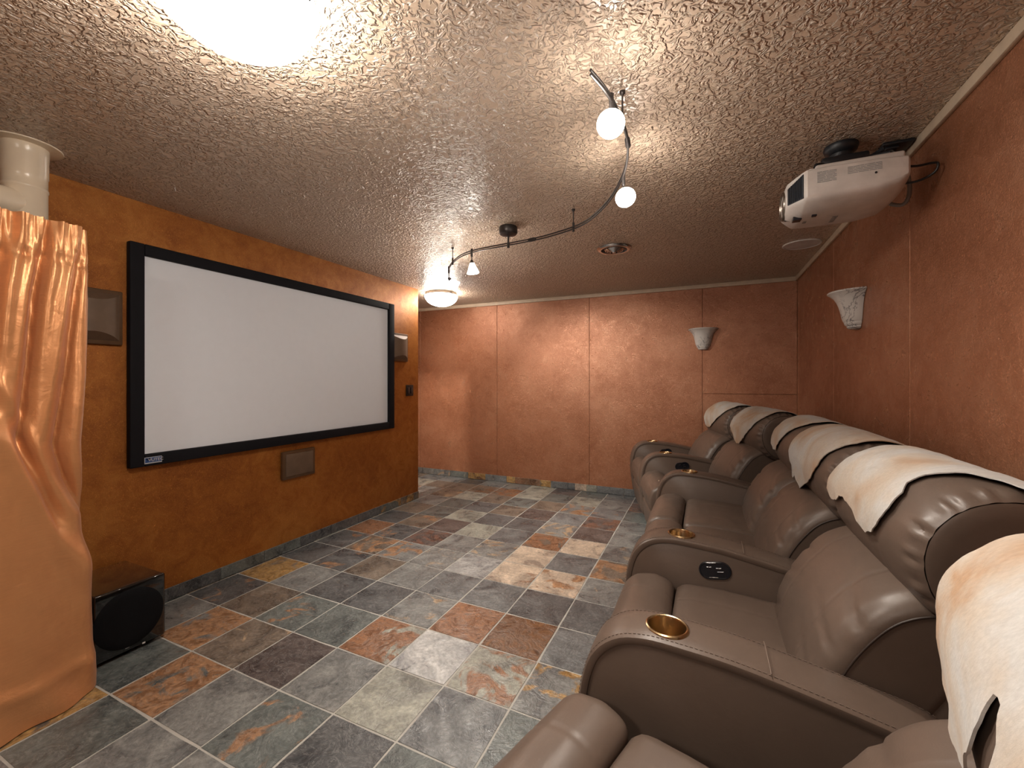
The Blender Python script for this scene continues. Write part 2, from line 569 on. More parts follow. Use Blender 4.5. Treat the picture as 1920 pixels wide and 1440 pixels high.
def tile_mesh(k, w, h):
    bm = bmesh.new()
    rr = random.Random(k)
    g = 0.005
    # uneven, hand-split top: 3x3 patch with small height changes and a ragged rim
    n = 3
    V = {}
    for a in range(n + 1):
        for b in range(n + 1):
            edge = a in (0, n) or b in (0, n)
            x = g + (w - 2 * g) * a / n
            y = g + (h - 2 * g) * b / n
            if edge:
                x += rr.uniform(-0.0018, 0.0018)
                y += rr.uniform(-0.0018, 0.0018)
            V[a, b] = bm.verts.new((x, y, rr.uniform(-0.0025, -0.001) if edge else rr.uniform(-0.0006, 0.0006)))
    for a in range(n):
        for b in range(n):
            bm.faces.new((V[a, b], V[a + 1, b], V[a + 1, b + 1], V[a, b + 1]))
    rim = [V[a, 0] for a in range(n + 1)] + [V[n, b] for b in range(1, n + 1)] + [V[a, n] for a in range(n - 1, -1, -1)] + [V[0, b] for b in range(n - 1, 0, -1)]
    low = [bm.verts.new((v.co.x, v.co.y, -0.008)) for v in rim]
    m = len(rim)
    for k2 in range(m):
        bm.faces.new((rim[k2], low[k2], low[(k2 + 1) % m], rim[(k2 + 1) % m]))
    bmesh.ops.recalc_face_normals(bm, faces=bm.faces)
    me = bpy.data.meshes.new('tile')
    bm.to_mesh(me)
    bm.free()
    me.polygons.foreach_set('use_smooth', [True] * len(me.polygons))
    me.set_sharp_from_angle(angle=math.radians(35))
    me.materials.append(M['slate'])
    return me
TM = [tile_mesh(k, S, S) for k in range(6)]
rt = random.Random(21)
CUT = {}
def put_tile(i, j):
    x, y = X0 + i * S, Y0 + j * S
    x1, y1 = min(x + S, XR), min(y + S, YB)
    if i == -7 and x < XL + 0.02 and y + S <= YE + 0.05:
        pass
    w, h = round(x1 - x, 4), round(y1 - y, 4)
    if w < 0.03 or h < 0.03:
        return
    me = TM[rt.randrange(6)] if (w > S - 0.002 and h > S - 0.002) else CUT.setdefault((w, h), None)
    if me is None:
        me = tile_mesh(99, w, h)
        CUT[(w, h)] = me
    o = inst('tile', me, fl, (x, y, 0.0))
    base, pa, pc = TILES.get((i, j), (None, None, None))
    if base is None:
        base = rt.choice(POOL)
        pa = rt.choice([0.05, 0.1, 0.1, 0.2, 0.3, 0.4])
        pc = rt.choice(PPOOL)
    k = rt.uniform(0.93, 1.07)
    o.color = (base[0] * k, base[1] * k, base[2] * k, pa)
    o['patch_colour'] = [float(c) for c in pc]
cells = []
for i in range(-10, 5):
    for j in range(-7, 10):
        x = X0 + i * S
        if x + S < XL + 0.01 and Y0 + (j + 1) * S < YE + 0.1:
            continue
        if i < -8 and j < 6:
            continue
        cells.append((i, j))
for i, j in cells[:300]:
    put_tile(i, j)

# ceiling
ce = structure(mesh_obj('ceiling', BX((HX0 - 0.2, YN - 0.15, HC), (XR + 0.15, YB + 0.15, HC + 0.12)), 'ceiling', smooth=False), 'tan knockdown-textured ceiling')
# walls
structure(mesh_obj('wall_left', BX((XL - 0.12, YN, 0.0), (XL, YE, HC)), 'wall_orange', smooth=False), 'copper orange faux-finished screen wall')
structure(mesh_obj('wall_near', BX((HX0, YN - 0.12, 0.0), (XR + 0.12, YN, HC)), 'wall_copper', smooth=False))
wr = structure(mesh_obj('wall_right', BX((XR + 0.005, YN, 0.0), (XR + 0.12, YB + 0.12, HC)), 'joint', smooth=False), 'copper painted concrete side wall')
wb = structure(mesh_obj('wall_back', BX((HX0, YB + 0.005, 0.0), (XR + 0.005, YB + 0.12, HC)), 'joint', smooth=False), 'copper painted concrete end wall')
def wall_panel(parent, lo, hi, proud):
    rr = random.Random(int(lo[0] * 100 + lo[1] * 37 + lo[2] * 11))
    bm = BX(lo, hi, 0.0018, 1)
    return mesh_obj('panel', bm, 'wall_copper', parent, smooth=False)
g = 0.0016
ys = [YB, 4.819, 3.612, 2.405, 1.198, -0.009, -1.216, -2.423, YN]
for a, b in zip(ys, ys[1:]):
    wall_panel(wr, (XR, b + g, 0.0), (XR + 0.006, a - g, HC), 0)
xs = [HX0, -3.65, -2.444, -1.235, -0.026]
for a, b in zip(xs, xs[1:]):
    wall_panel(wb, (a + g, YB, 0.0), (b - g, YB + 0.006, HC), 0)
wall_panel(wb, (-0.026 + g, YB, 1.164 + g), (XR, YB + 0.006, HC), 0)
wall_panel(wb, (-0.026 + g, YB, 0.0), (XR, YB + 0.006, 1.164 - g), 0)
# form-tie dimples left in the far concrete wall
tie = bmesh.new()
lathe(tie, [(0.013, 0.0), (0.011, 0.0022), (0.008, 0.0022), (0.005, 0.0004), (0.0015, 0.0002)], 12, cap1=True)
for v in tie.verts:
    v.co = Vector((v.co.x, -v.co.z, v.co.y))
tm = None
for (u, v) in [(200, 273), (405, 273), (627, 265), (868, 260), (1135, 252), (197, 505), (405, 505), (624, 515), (866, 518), (1135, 525), (197, 737), (400, 742), (624, 760), (865, 775)]:
    px, py = 780 + u * .375, 540 + v * .375
    r = (px - 960) / 793.8
    a = math.radians(24.52)
    dx, dy, dz = r * math.cos(a) - math.sin(a), r * math.sin(a) + math.cos(a), (712.4 - py) / 793.8
    t = YB / dy
    if tm is None:
        o = mesh_obj('tie_hole', tie, 'wall_copper', wb)
        tm = o.data
    else:
        o = inst('tie_hole', tm, wb)
    o.location = (t * dx, YB, CAM_H + t * dz)

# side hall behind the screen wall: partition with a doorway and the little room beyond it
DJ0, DJ1, DH = -3.86, -3.045, 2.03
bm = bmesh.new()
box(bm, (DJ1, YE - 0.12, 0), (XL - 0.12, YE, HC))
box(bm, (HX0, YE - 0.12, 0), (DJ0, YE, HC))
box(bm, (DJ0, YE - 0.12, DH), (DJ1, YE, HC))
structure(mesh_obj('wall_hall', bm, 'wall_copper', smooth=False))
structure(mesh_obj('wall_hall_end', BX((HX0 - 0.12, YN, 0), (HX0, YB, HC)), 'wall_copper', smooth=False))
structure(mesh_obj('wall_closet', BX((HX0, 2.6, 0), (XL - 0.12, 2.7, HC)), 'dark_door', smooth=False))
# cream ceiling trim
structure(mesh_obj('trim_1', BX((HX0, YB - 0.018, HC - 0.042), (XR, YB, HC), 0.004, 2), 'trim'), 'cream trim along far wall and ceiling')
structure(mesh_obj('trim_2', BX((XR - 0.018, YN, HC - 0.042), (XR, YB - 0.018, HC), 0.004, 2), 'trim'), 'cream trim along right wall and ceiling')

# slate baseboards, piece by piece
def base_piece(parent, lo, hi, col, pa, pc):
    o = mesh_obj('baseboard_tile', BX((0, 0, 0), tuple(hi[i] - lo[i] for i in range(3)), 0.0015, 1), 'slate', parent, smooth=False)
    o.location = lo
    o.color = (*col, pa)
    o['patch_colour'] = [float(c) for c in pc]
bl = structure(mesh_obj('baseboard_left', BX((XL, 0.95, 0.001), (XL + 0.004, YE, 0.074)), 'grout', smooth=False), 'dark slate baseboard under the screen')
yb = [0.95, 1.25, 1.43, 1.733, 2.034, 2.335, 2.635, 2.94, 3.242, 3.539, YE]
cb = [(DARK, .1, GREY), (DARK, .35, GOLD_), (DARK, .1, TEAL), (TEAL, .1, GREY), (TEAL, .12, GREY), (DARK, .05, GREY), (DARK, .05, GREY), (DARK, .1, GREY), (TEAL, .45, GOLD_), (BRWN, .5, GOLD_)]
for a, b, c in zip(yb, yb[1:], cb):
    base_piece(bl, (XL + 0.002, a + 0.0015, 0.001), (XL + 0.010, b - 0.0015, 0.076), *c)
bb = structure(mesh_obj('baseboard_back', BX((HX0, YB - 0.004, 0.001), (XR, YB, 0.076)), 'grout', smooth=False), 'patchwork slate baseboard on the far wall')
xb = [HX0, -4.4, -4.0, -3.7, -3.417, -3.15, -2.871, -2.61, -2.305, -2.186, -1.85, -1.707, -1.407, -1.265, -1.144, -0.834, -0.53, -0.22, 0.09, 0.4, XR]
cx = [(GREY, .2, TANN)] * 4 + [(GREY, .5, TANN), (TEAL, .4, PALE), (DRUST, .6, GOLD_), (BLUE, .2, PALE), (DARK, .75, GOLD_), (DRUST, .4, RUST), (DARK, .66, GOLD_), (BLUE, .2, GREY), (CREM, .1, PALE), (PALE, .3, CREM), (BLUE, .1, DARK)] + [(BLUE, .2, GREY)] * 5
for a, b, c in zip(xb, xb[1:], cx):
    base_piece(bb, (a + 0.0015, YB - 0.010, 0.001), (b - 0.0015, YB - 0.002, 0.079), *c)
structure(mesh_obj('baseboard_right', BX((XR - 0.010, YN, 0.001), (XR, YB - 0.01, 0.078), 0.0015, 1), 'slate', smooth=False))

# ================================================================ RECLINERS
LW = 0.285
def build_arm():
    prof = [(-.13, .035), (-.185, .16), (-.205, .30), (-.212, .42), (-.204, .51), (-.175, .59), (-.12, .64), (-.05, .658), (.04, .656), (.16, .645), (.30, .62), (.42, .595), (.54, .565), (.60, .50), (.61, .30), (.60, .05)]
    bm = bmesh.new()
    pl = [Vector(p) for p in prof]
    top = catmull(pl, 5)
    loop = top + [Vector((.3, .03)), Vector((.0, .03))]
    L = resample(loop, 90)
    N = normals2d(L)
    loops = []
    for y, ins in [(-.068, .012), (-.064, .007), (-.05, .004), (.05, .004), (.064, .007), (.068, .012)]:
        loops.append([Vector(((L[k] - N[k] * ins).x, y, (L[k] - N[k] * ins).y)) for k in range(90)])
    loft(bm, loops, True)
    arm = mesh_obj('arm', bm, 'leather')
    # leather band over the front and top of the arm
    path = resample(catmull(pl[1:14], 6), 64, False)
    loops = []
    nn = len(path)
    for k, p in enumerate(path):
        t = (path[min(k + 1, nn - 1)] - path[max(k - 1, 0)]).normalized()
        n = Vector((-t.y, t.x))
        sec = [(-.071, -.014), (-.0735, -.004), (-.071, .003), (-.064, .0065), (-.03, .009), (0, .0095), (.03, .009), (.064, .0065), (.071, .003), (.0735, -.004), (.071, -.014), (0, -.014)]
        loops.append([Vector((p.x + n.x * h, y, p.y + n.y * h)) for y, h in sec])
    bm = bmesh.new()
    loft(bm, loops, True)
    pad = mesh_obj('arm_pad', bm, 'leather', arm)
    # cup holder recess
    cb = bmesh.new()
    lathe(cb, [(.047, .575), (.047, .75)], 40, cap0=True, cap1=True)
    cutter = mesh_obj('cutter', cb, None)
    bpy.context.view_layer.update()
    boolean_diff(arm, cutter)
    boolean_diff(pad, cutter)
    bpy.data.objects.remove(cutter, do_unlink=True)
    bm = bmesh.new()
    zt = .667
    lathe(bm, [(.001, .580), (.044, .580), (.0455, .584), (.0455, zt), (.047, zt + .003), (.050, zt + .004), (.0535, zt + .002), (.055, zt - .003), (.050, zt - .004), (.0465, zt - .006), (.0465, .579), (.001, .578)], 44)
    cup = mesh_obj('cup_holder', bm, 'gold', arm)
    cup['label'] = 'gold metal cup holder'
    tm_ = Matrix.Identity(4)
    # stitched seams
    bm = bmesh.new()
    st = resample(catmull(pl[2:14], 8), 104, False)
    for yy in (-.060, .060):
        for k in range(1, len(st) - 1):
            p, q = st[k], st[k + 1]
            t = (q - p).normalized()
            n = Vector((-t.y, t.x))
            a = p + n * .0073
            b = p.lerp(q, .62) + n * .0073
            w = .0009
            vs = [bm.verts.new(c) for c in ((a.x, yy - w, a.y), (a.x, yy + w, a.y), (b.x, yy + w, b.y), (b.x, yy - w, b.y))]
            vt = [bm.verts.new(v.co + Vector((n.x * .0012, 0, n.y * .0012))) for v in vs]
            bm.faces.new(vt)
            for e in range(4):
                bm.faces.new((vs[e], vs[(e + 1) % 4], vt[(e + 1) % 4], vt[e]))
    # seam across the pad
    tube(bm, [Vector((.225, y, .6445 + .0065 - (abs(y) / .066) ** 4 * .003)) for y in [-.066 + .012 * k for k in range(12)]], .0012, 5)
    sti = mesh_obj('stitching', bm, 'stitch', arm, smooth=False)
    # oval control panel on the inner face
    bm = bmesh.new()
    def stad(a, r, n=12):
        return [Vector((a + r * math.cos(-PI / 2 + PI * k / n), r * math.sin(-PI / 2 + PI * k / n))) for k in range(n + 1)] + [Vector((-a + r * math.cos(PI / 2 + PI * k / n), r * math.sin(PI / 2 + PI * k / n))) for k in range(n + 1)]
    loops = []
    for yy, rr in ((-.066, .034), (-.0725, .034), (-.0745, .032), (-.0745, .029), (-.0725, .0275)):
        loops.append([Vector((p.x, yy, p.y)) for p in stad(.024, rr)])
    loft(bm, loops, True)
    R = Matrix.Translation((.125, 0, .565)) @ Matrix.Rotation(math.radians(-8), 4, 'Y')
    bmesh.ops.transform(bm, matrix=R, verts=bm.verts)
    pan = mesh_obj('control_panel', bm, 'gloss_black', arm)
    pan['label'] = 'glossy black oval switch panel'
    bm = bmesh.new()
    for x, z, l in ((-.020, .014, .009), (.014, .010, .009), (.018, -.004, .011), (-.008, -.026, .016), (-.012, .0305, .018)):
        box(bm, (x - l, -.0757, z - .0012), (x + l, -.0735, z + .0012), .0004, 1)
    bmesh.ops.transform(bm, matrix=R, verts=bm.verts)
    btn = mesh_obj('button_marks', bm, 'chrome', arm, smooth=False)
    return arm, pad, cup, sti, pan, btn
ARM = build_arm()

def gr(y, c, w):
    return math.exp(-((y - c) / w) ** 2)

def build_seat_parts():
    P = {}
    def ends(hw, e=0.02, mid=10):
        s = [(-hw, e), (-hw + .004, e * .62), (-hw + .012, e * .28), (-hw + .025, e * .07)]
        m = [(-hw + .04 + (2 * hw - .08) * k / mid, 0.0) for k in range(mid + 1)]
        return s + m + [(-a, b) for a, b in reversed(s)]
    def seam(k, p, n, y):
        d = -.0025 * (gr(y, -.135, .004) + gr(y, .135, .004)) + .004 * (1 - (y / LW) ** 2)
        return d + .0022 * noise.noise(Vector((p.x * 30, y * 9, p.y * 30)))
    def dense(hw, e):
        s = ends(hw, e, 2)[:4]
        m = [(-hw + .03 + (2 * hw - .06) * k / 70, 0.0) for k in range(71)]
        return s + m + [(-a, b) for a, b in reversed(s)]
    bm = bmesh.new()
    yloft(bm, [(-.022, .46), (-.028, .495), (-.06, .518), (-.11, .525), (-.165, .512), (-.208, .47), (-.222, .41), (-.214, .345), (-.185, .305), (-.12, .295), (-.04, .30), (-.022, .36)], dense(LW, .018), 56, 5, seam)
    P['footrest'] = (bm, 'leather')
    bm = bmesh.new()
    yloft(bm, [(-.198, .30), (-.202, .22), (-.190, .12), (-.165, .075), (-.12, .075), (-.11, .15), (-.11, .29), (-.15, .312)], ends(LW - .004, .012), 32, 5)
    P['leg_panel'] = (bm, 'leather')
    bm = bmesh.new()
    yloft(bm, [(-.012, .40), (-.014, .465), (.0, .497), (.05, .509), (.15, .508), (.27, .50), (.38, .485), (.44, .44), (.44, .37), (.3, .35), (.1, .35), (.0, .36)], dense(LW, .018), 64, 5, seam)
    P['seat_cushion'] = (bm, 'leather')
    bm = BX((-.10, -LW + .005, .03), (.62, LW - .005, .355), .01)
    P['seat_base'] = (bm, 'base_black')
    # backrest cushion with soft creases running in from the side seams
    def crease(k, p, n, y):
        d = .010 * (1 - (y / LW) ** 2)
        d -= .003 * (gr(y, -.135, .004) + gr(y, .135, .004))
        e = LW - abs(y)
        if n.x < -.2:
            t = p.y * 62 - e * 16 + 1.5 * noise.noise(Vector((p.y * 9, y * 2, 4.0))) + (0 if y < 0 else 1.3)
            d -= .011 * math.exp(-e / .10) * sstep(.004, .035, e) * max(0, math.sin(t)) ** 6
            d += .004 * math.exp(-e / .08) * noise.noise(Vector((p.y * 26, y * 3, 4.0)))
        return d
    bm = bmesh.new()
    yloft(bm, [(.37, .395), (.325, .44), (.322, .52), (.355, .62), (.41, .715), (.475, .785), (.56, .82), (.64, .80), (.64, .68), (.56, .52), (.47, .40)], [(-LW + .055 * (1 - math.sin(PI / 2 * (1 - k / 10))), .042 * (1 - math.cos(PI / 2 * (1 - k / 10)))) for k in range(11)] + [(-LW + .055 + (2 * LW - .11) * k / 60, 0.0) for k in range(1, 60)] + [(LW - .055 * (1 - math.sin(PI / 2 * k / 10)), .042 * (1 - math.cos(PI / 2 * k / 10))) for k in range(11)], 96, 5, crease)
    P['backrest'] = (bm, 'leather')
    bm = bmesh.new()
    back = [(.37, .395), (.325, .44), (.322, .52), (.355, .62), (.41, .715), (.475, .785), (.56, .82), (.64, .80), (.64, .68), (.56, .52), (.47, .40)]
    L = resample(catmull([Vector(q) for q in back], 5, True), 96)
    N = normals2d(L)
    pr = [L[k] - N[k] * .040 for k in range(96) if N[k].x < .15 and L[k].x < .57]
    pr.sort(key=lambda q: q.y)
    for nm, sg in (('seam_piping', -1), ('seam_piping#', 1)):
        bm = bmesh.new()
        tube(bm, [Vector((q.x, sg * (LW + .0005), q.y)) for q in pr], .0026, 8)
        P[nm] = (bm, 'leather_seam')
    bm = bmesh.new()
    yloft(bm, [(.44, .36), (.47, .50), (.535, .66), (.60, .80), (.66, .90), (.74, .955), (.84, .94), (.865, .86), (.85, .5), (.83, .10), (.78, .06), (.5, .06), (.45, .12)], ends(LW - .005, .016), 60, 5)
    P['back_shell'] = (bm, 'leather')
    return P
HRX, HRZ, HRR, HRW = .668, .912, .174, .333

def head_r(phi, y):
    """outline radius of the head roll: phi 0 = front, 90 = top, 180 = back"""
    c, s = math.cos(phi), math.sin(phi)
    r = HRR
    if c < 0:
        r -= .010 * c * c
    r += .008 * max(0, -s) * abs(s)
    e = HRW - abs(y)
    body = 1 - .10 * math.exp(-e / .022) - .05 * math.exp(-e / .09)
    return r * body

def build_headrest():
    bm = bmesh.new()
    n = 132
    ysl = [-HRW + .0, -HRW + .004, -HRW + .009, -HRW + .015, -HRW + .022, -HRW + .031, -HRW + .043, -HRW + .058, -HRW + .078, -HRW + .105]
    ysl = ysl + [-.2 + .4 * k / 22 for k in range(23)] + [-y for y in reversed(ysl)]
    loops = []
    for y in ysl:
        lp = []
        e = HRW - abs(y)
        for k in range(n):
            phi = 2 * PI * k / n
            r = head_r(phi, y)
            w = noise.noise(Vector((math.cos(phi) * 2.2, math.sin(phi) * 2.2, 3.0 if y > 0 else 9.0)))
            g = math.sin(phi * 25 + 3 * w) + .5 * math.sin(phi * 39 + 4 * w)
            g = -abs(g) ** 1.5 * .55 if g < 0 else g * .5
            r += .0095 * g * math.exp(-((e - .026) / .020) ** 2) * (0.75 + .5 * w)
            r -= .002 * (gr(y, -.13, .005) + gr(y, .13, .005))
            lp.append(Vector((HRX - r * math.cos(phi), y, HRZ + r * math.sin(phi))))
        loops.append(lp)
    # slightly domed end caps behind a pinched seam
    def capring(y, f, sgn):
        out = []
        for k in range(n):
            phi = 2 * PI * k / n
            r = head_r(phi, sgn * HRW) * f
            out.append(Vector((HRX - r * math.cos(phi), y, HRZ + r * math.sin(phi))))
        return out
    pre = [capring(-HRW - .010, .45, -1), capring(-HRW - .008, .75, -1), capring(-HRW - .005, .93, -1), capring(-HRW - .001, .985, -1), capring(-HRW + .007, .98, -1)]
    post = [capring(HRW - .007, .98, 1), capring(HRW + .001, .985, 1), capring(HRW + .005, .93, 1), capring(HRW + .008, .75, 1), capring(HRW + .010, .45, 1)]
    loft(bm, pre + loops + post, True)
    return bm
SP = build_seat_parts()
SP_MESH = {}
for nm, (bm, mt) in SP.items():
    o = mesh_obj(nm, bm, mt, angle=60)
    SP_MESH[nm] = o.data
    bpy.data.objects.remove(o, do_unlink=True)
o = mesh_obj('headrest', build_headrest(), 'leather', angle=60)
SP_MESH['headrest'] = o.data
bpy.data.objects.remove(o, do_unlink=True)

def recliner(loc, deg, label, panel=True, arms=(1,), ho=0.0):
    root = empty('recliner', (loc[0], loc[1], 0.0), math.radians(deg))
    tag(root, label, 'recliner', 'row of brown theatre recliners')
    for nm, me in SP_MESH.items():
        c = inst(nm.rstrip('#'), me, root, (0, ho if nm == 'headrest' else 0, 0))
    for sgn in arms:
        a = inst('arm', ARM[0].data, root, (0, .365 * sgn, 0))
        for src in ARM[1:]:
            if not panel and src in (ARM[4], ARM[5]):
                continue
            c = inst(src.name.split('.')[0], src.data, a)
            if 'label' in src:
                c['label'] = src['label']
    return root
yA = Vector((math.sin(math.radians(16)), math.cos(math.radians(16))))
RC = {}
RC['A'] = recliner((-.095 - .43 * yA.x, 1.160 - .43 * yA.y), -16, 'nearest brown recliner, cut off by the bottom right corner', panel=False, arms=(-1,))
RC['B'] = recliner((-.09, 1.535), 0, 'brown recliner second nearest, between the two big cup holder armrests', arms=(1, -1), ho=0.0)
RC['L1'] = recliner((-.09, 2.2675), 0, 'brown recliner without armrests, third from the camera', arms=(), ho=-.04)
RC['L2'] = recliner((-.10, 2.8525), 0, 'brown recliner fourth from the camera, with plain armrest on its far side', panel=False, ho=.055)
RC['C'] = recliner((-.230, 3.607), 14, 'brown recliner second from the far wall, angled inwards', ho=-.02)
RC['D'] = recliner((-.412, 4.300), 15, 'brown recliner farthest from the camera, beside the far wall')
for a in [c for c in RC['B'].children if c.name.startswith('arm')]:
    if a.location.y < 0:
        for c in list(a.children):
            if c.name.startswith(('control_panel', 'button_marks')):
                bpy.data.objects.remove(c, do_unlink=True)
for src in ARM:
    bpy.data.objects.remove(src, do_unlink=True)

# ---------------------------------------------------------------- hides over the head rolls
def hide(key, poly, label, seed, ho=0.0):
    """poly: outline as (y along the roll, degrees around it); 0 = front, 90 = top"""
    sc = HRR * PI / 180
    rs = random.Random(seed)
    pts = []
    m = len(poly)
    V = [Vector((p[0], p[1] * sc)) for p in poly]
    dense = []
    for i in range(m):
        a, b = V[i], V[(i + 1) % m]
        k = max(1, int((b - a).length / .010))
        for t in range(k):
            q = a.lerp(b, t / k)
            w = .0035 * noise.noise(Vector((q.x * 40, q.y * 40, seed)))
            dense.append(Vector((q.x + w, q.y + w)))
    nb = len(dense)
    def inside(p):
        c = False
        for i in range(nb):
            a, b = dense[i], dense[i - 1]
            if (a.y > p.y) != (b.y > p.y) and p.x < (b.x - a.x) * (p.y - a.y) / (b.y - a.y) + a.x:
                c = not c
        return c
    x0, x1 = min(p.x for p in dense), max(p.x for p in dense)
    y0, y1 = min(p.y for p in dense), max(p.y for p in dense)
    inner = []
    st = .014
    yy = y0 + st / 2
    while yy < y1:
        xx = x0 + st / 2
        while xx < x1:
            q = Vector((xx + rs.uniform(-.002, .002), yy + rs.uniform(-.002, .002)))
            if inside(q) and min((q - d).length for d in dense) > st * .5:
                inner.append(q)
            xx += st
        yy += st
    allp = dense + inner
    res = delaunay_2d_cdt(allp, [(i, (i + 1) % nb) for i in range(nb)], [list(range(nb))], 1, 1e-6)
    bm = bmesh.new()
    vs = []
    for q in res[0]:
        phi = q.y / sc
        ph = math.radians(phi)
        y = q.x - ho
        lift = .0065 + .006 * max(0, noise.noise(Vector((q.x * 7, q.y * 7, seed + 5.0)))) + .003 * noise.noise(Vector((q.x * 20, q.y * 20, seed)))
        r = head_r(ph, max(-HRW, min(HRW, y)) * .86) + lift + .004
        if phi < -12:      # below the front of the roll the hide hangs free
            r0 = head_r(math.radians(-12), y * .86) + lift + .004
            hx = HRX - r0 * math.cos(math.radians(-12)) - .0
            hz = HRZ + r0 * math.sin(math.radians(-12)) - math.radians(-12 - phi) * HRR
            vs.append(bm.verts.new((hx, q.x, hz)))
        else:
            vs.append(bm.verts.new((HRX - r * math.cos(ph), q.x, HRZ + r * math.sin(ph))))
    for f in res[2]:
        try:
            bm.faces.new([vs[i] for i in f])
        except ValueError:
            pass
    bmesh.ops.recalc_face_normals(bm, faces=bm.faces)
    bmesh.ops.solidify(bm, geom=list(bm.faces), thickness=.0028)
    root = RC[key]
    o = mesh_obj('hide_throw', bm, 'hide', None, angle=70)
    o.location = root.location
    o.rotation_euler = root.rotation_euler
    tag(o, label, 'hide throw', 'hides draped over the headrests')
    return o
hide('A', [(.335, 150), (.345, 60), (.347, 25), (.342, 5), (.30, -10), (.22, -16), (.10, -18), (.02, -12), (-.02, 4), (-.03, 16), (-.02, 26), (-.045, 27), (-.08, 20), (-.11, 0), (-.2, -14), (-.3, 0), (-.3, 150)],
     'pale hide with long pointed flap at bottom right, on the nearest headrest', 1)
hide('B', [(.26, 140), (.27, 75), (.262, 58), (.335, 2), (.25, -5), (.185, 0), (.155, 6), (.13, 8), (.075, 7), (.026, 4), (-.03, -2), (-.09, -5), (-.14, 0), (-.175, 11), (-.20, 26), (-.195, 41), (-.16, 50), (-.165, 62), (-.2, 76), (-.27, 88), (-.335, 94), (-.34, 140)],
     'cream hide with square corner and pointed tip, on the second nearest headrest', 2)
hide('L1', [(.30, 135), (.31, 70), (.335, 48), (.365, 22), (.375, 0), (.37, -18), (.32, -30), (.25, -31), (.19, -22), (.14, -28), (.07, -34), (-.06, -18), (-.17, -2), (-.235, 19), (-.245, 32), (-.285, 50), (-.335, 66), (-.345, 80), (-.345, 135)],
     'broad tan and cream hide on the third headrest from the camera', 3, -.03)
hide('L2', [(.25, 135), (.26, 70), (.29, 40), (.335, 12), (.355, -2), (.25, -12), (.13, -8), (.03, 10), (-.06, 32), (-.13, 50), (-.19, 64), (-.22, 78), (-.22, 135)],
     'narrow cream hide half hidden behind the broad tan hide', 4, .04)
hide('C', [(.20, 135), (.18, 75), (.17, 50), (.20, 28), (.225, 8), (.19, -8), (.13, -22), (.075, -34), (.02, -32), (-.11, -8), (-.22, 15), (-.28, 38), (-.32, 56), (-.33, 82), (-.32, 135)],
     'tan hide with round tongue on the second farthest headrest', 5)
hide('D', [(.24, 135), (.235, 75), (.225, 54), (.255, 29), (.27, 6), (.235, -14), (.16, -20), (.085, -18), (-.08, 4), (-.19, 24), (-.26, 46), (-.31, 62), (-.32, 82), (-.31, 135)],
     'small cream hide on the headrest farthest away', 6)

# ================================================================ PROJECTION SCREEN
SX = XL + .045
root = empty('projection_screen', (XL, 2.32, .81))
tag(root, 'wide white projection screen in a black velvet frame', 'projection screen')
def rel(o, r):
    """objects built in world coordinates, parented under root r"""
    o.parent = r
    o.matrix_parent_inverse = Matrix.Translation(-Vector(r.location))
    return o
sy0, sy1, sz0, sz1 = 1.236, 3.398, .822, 2.070
iy0, iy1, iz0, iz1 = 1.304, 3.318, .890, 2.006
rel(mesh_obj('screen_surface', BX((XL + .012, iy0 - .01, iz0 - .01), (XL + .022, iy1 + .01, iz1 + .01)), 'screen', smooth=False), root)
def frame_bar(lo, hi):
    rel(mesh_obj('frame_bar', BX(lo, hi, .006, 3), 'velvet'), root)
frame_bar((XL + .004, sy0, sz0), (SX, iy0, sz1))
frame_bar((XL + .004, iy1, sz0), (SX, sy1, sz1))
frame_bar((XL + .004, iy0 + .0005, sz0), (SX, iy1 - .0005, iz0))
frame_bar((XL + .004, iy0 + .0005, iz1), (SX, iy1 - .0005, sz1))
bd = rel(mesh_obj('brand_badge', BX((SX, 1.300, .836), (SX + .0025, 1.384, .872), .001, 1), 'label_silver', smooth=False), root)
bd['label'] = 'small blue and silver maker badge'
RM = Matrix(((0, 0, 1, 0), (1, 0, 0, 0), (0, 1, 0, 0), (0, 0, 0, 1)))
rel(mesh_obj('badge_field', BX((SX + .0024, 1.3025, .8425), (SX + .0032, 1.3815, .8695)), 'label_blue', smooth=False), root)
rel(text_mesh('badge_lettering', 'VUTEC', .0235, 'white_plastic', None, Matrix.Translation((SX + .0036, 1.3535, .8555)) @ RM), root)
bm = bmesh.new()
for (a, b, c) in (((1.305, .867), (1.312, .867), (1.320, .846)), ((1.316, .867), (1.328, .867), (1.322, .852))):
    vs = [bm.verts.new((SX + .0034, y, z)) for y, z in (a, b, c)]
    bm.faces.new(vs)
bmesh.ops.solidify(bm, geom=list(bm.faces), thickness=.0006)
rel(mesh_obj('badge_emblem', bm, 'label_silver', smooth=False), root)

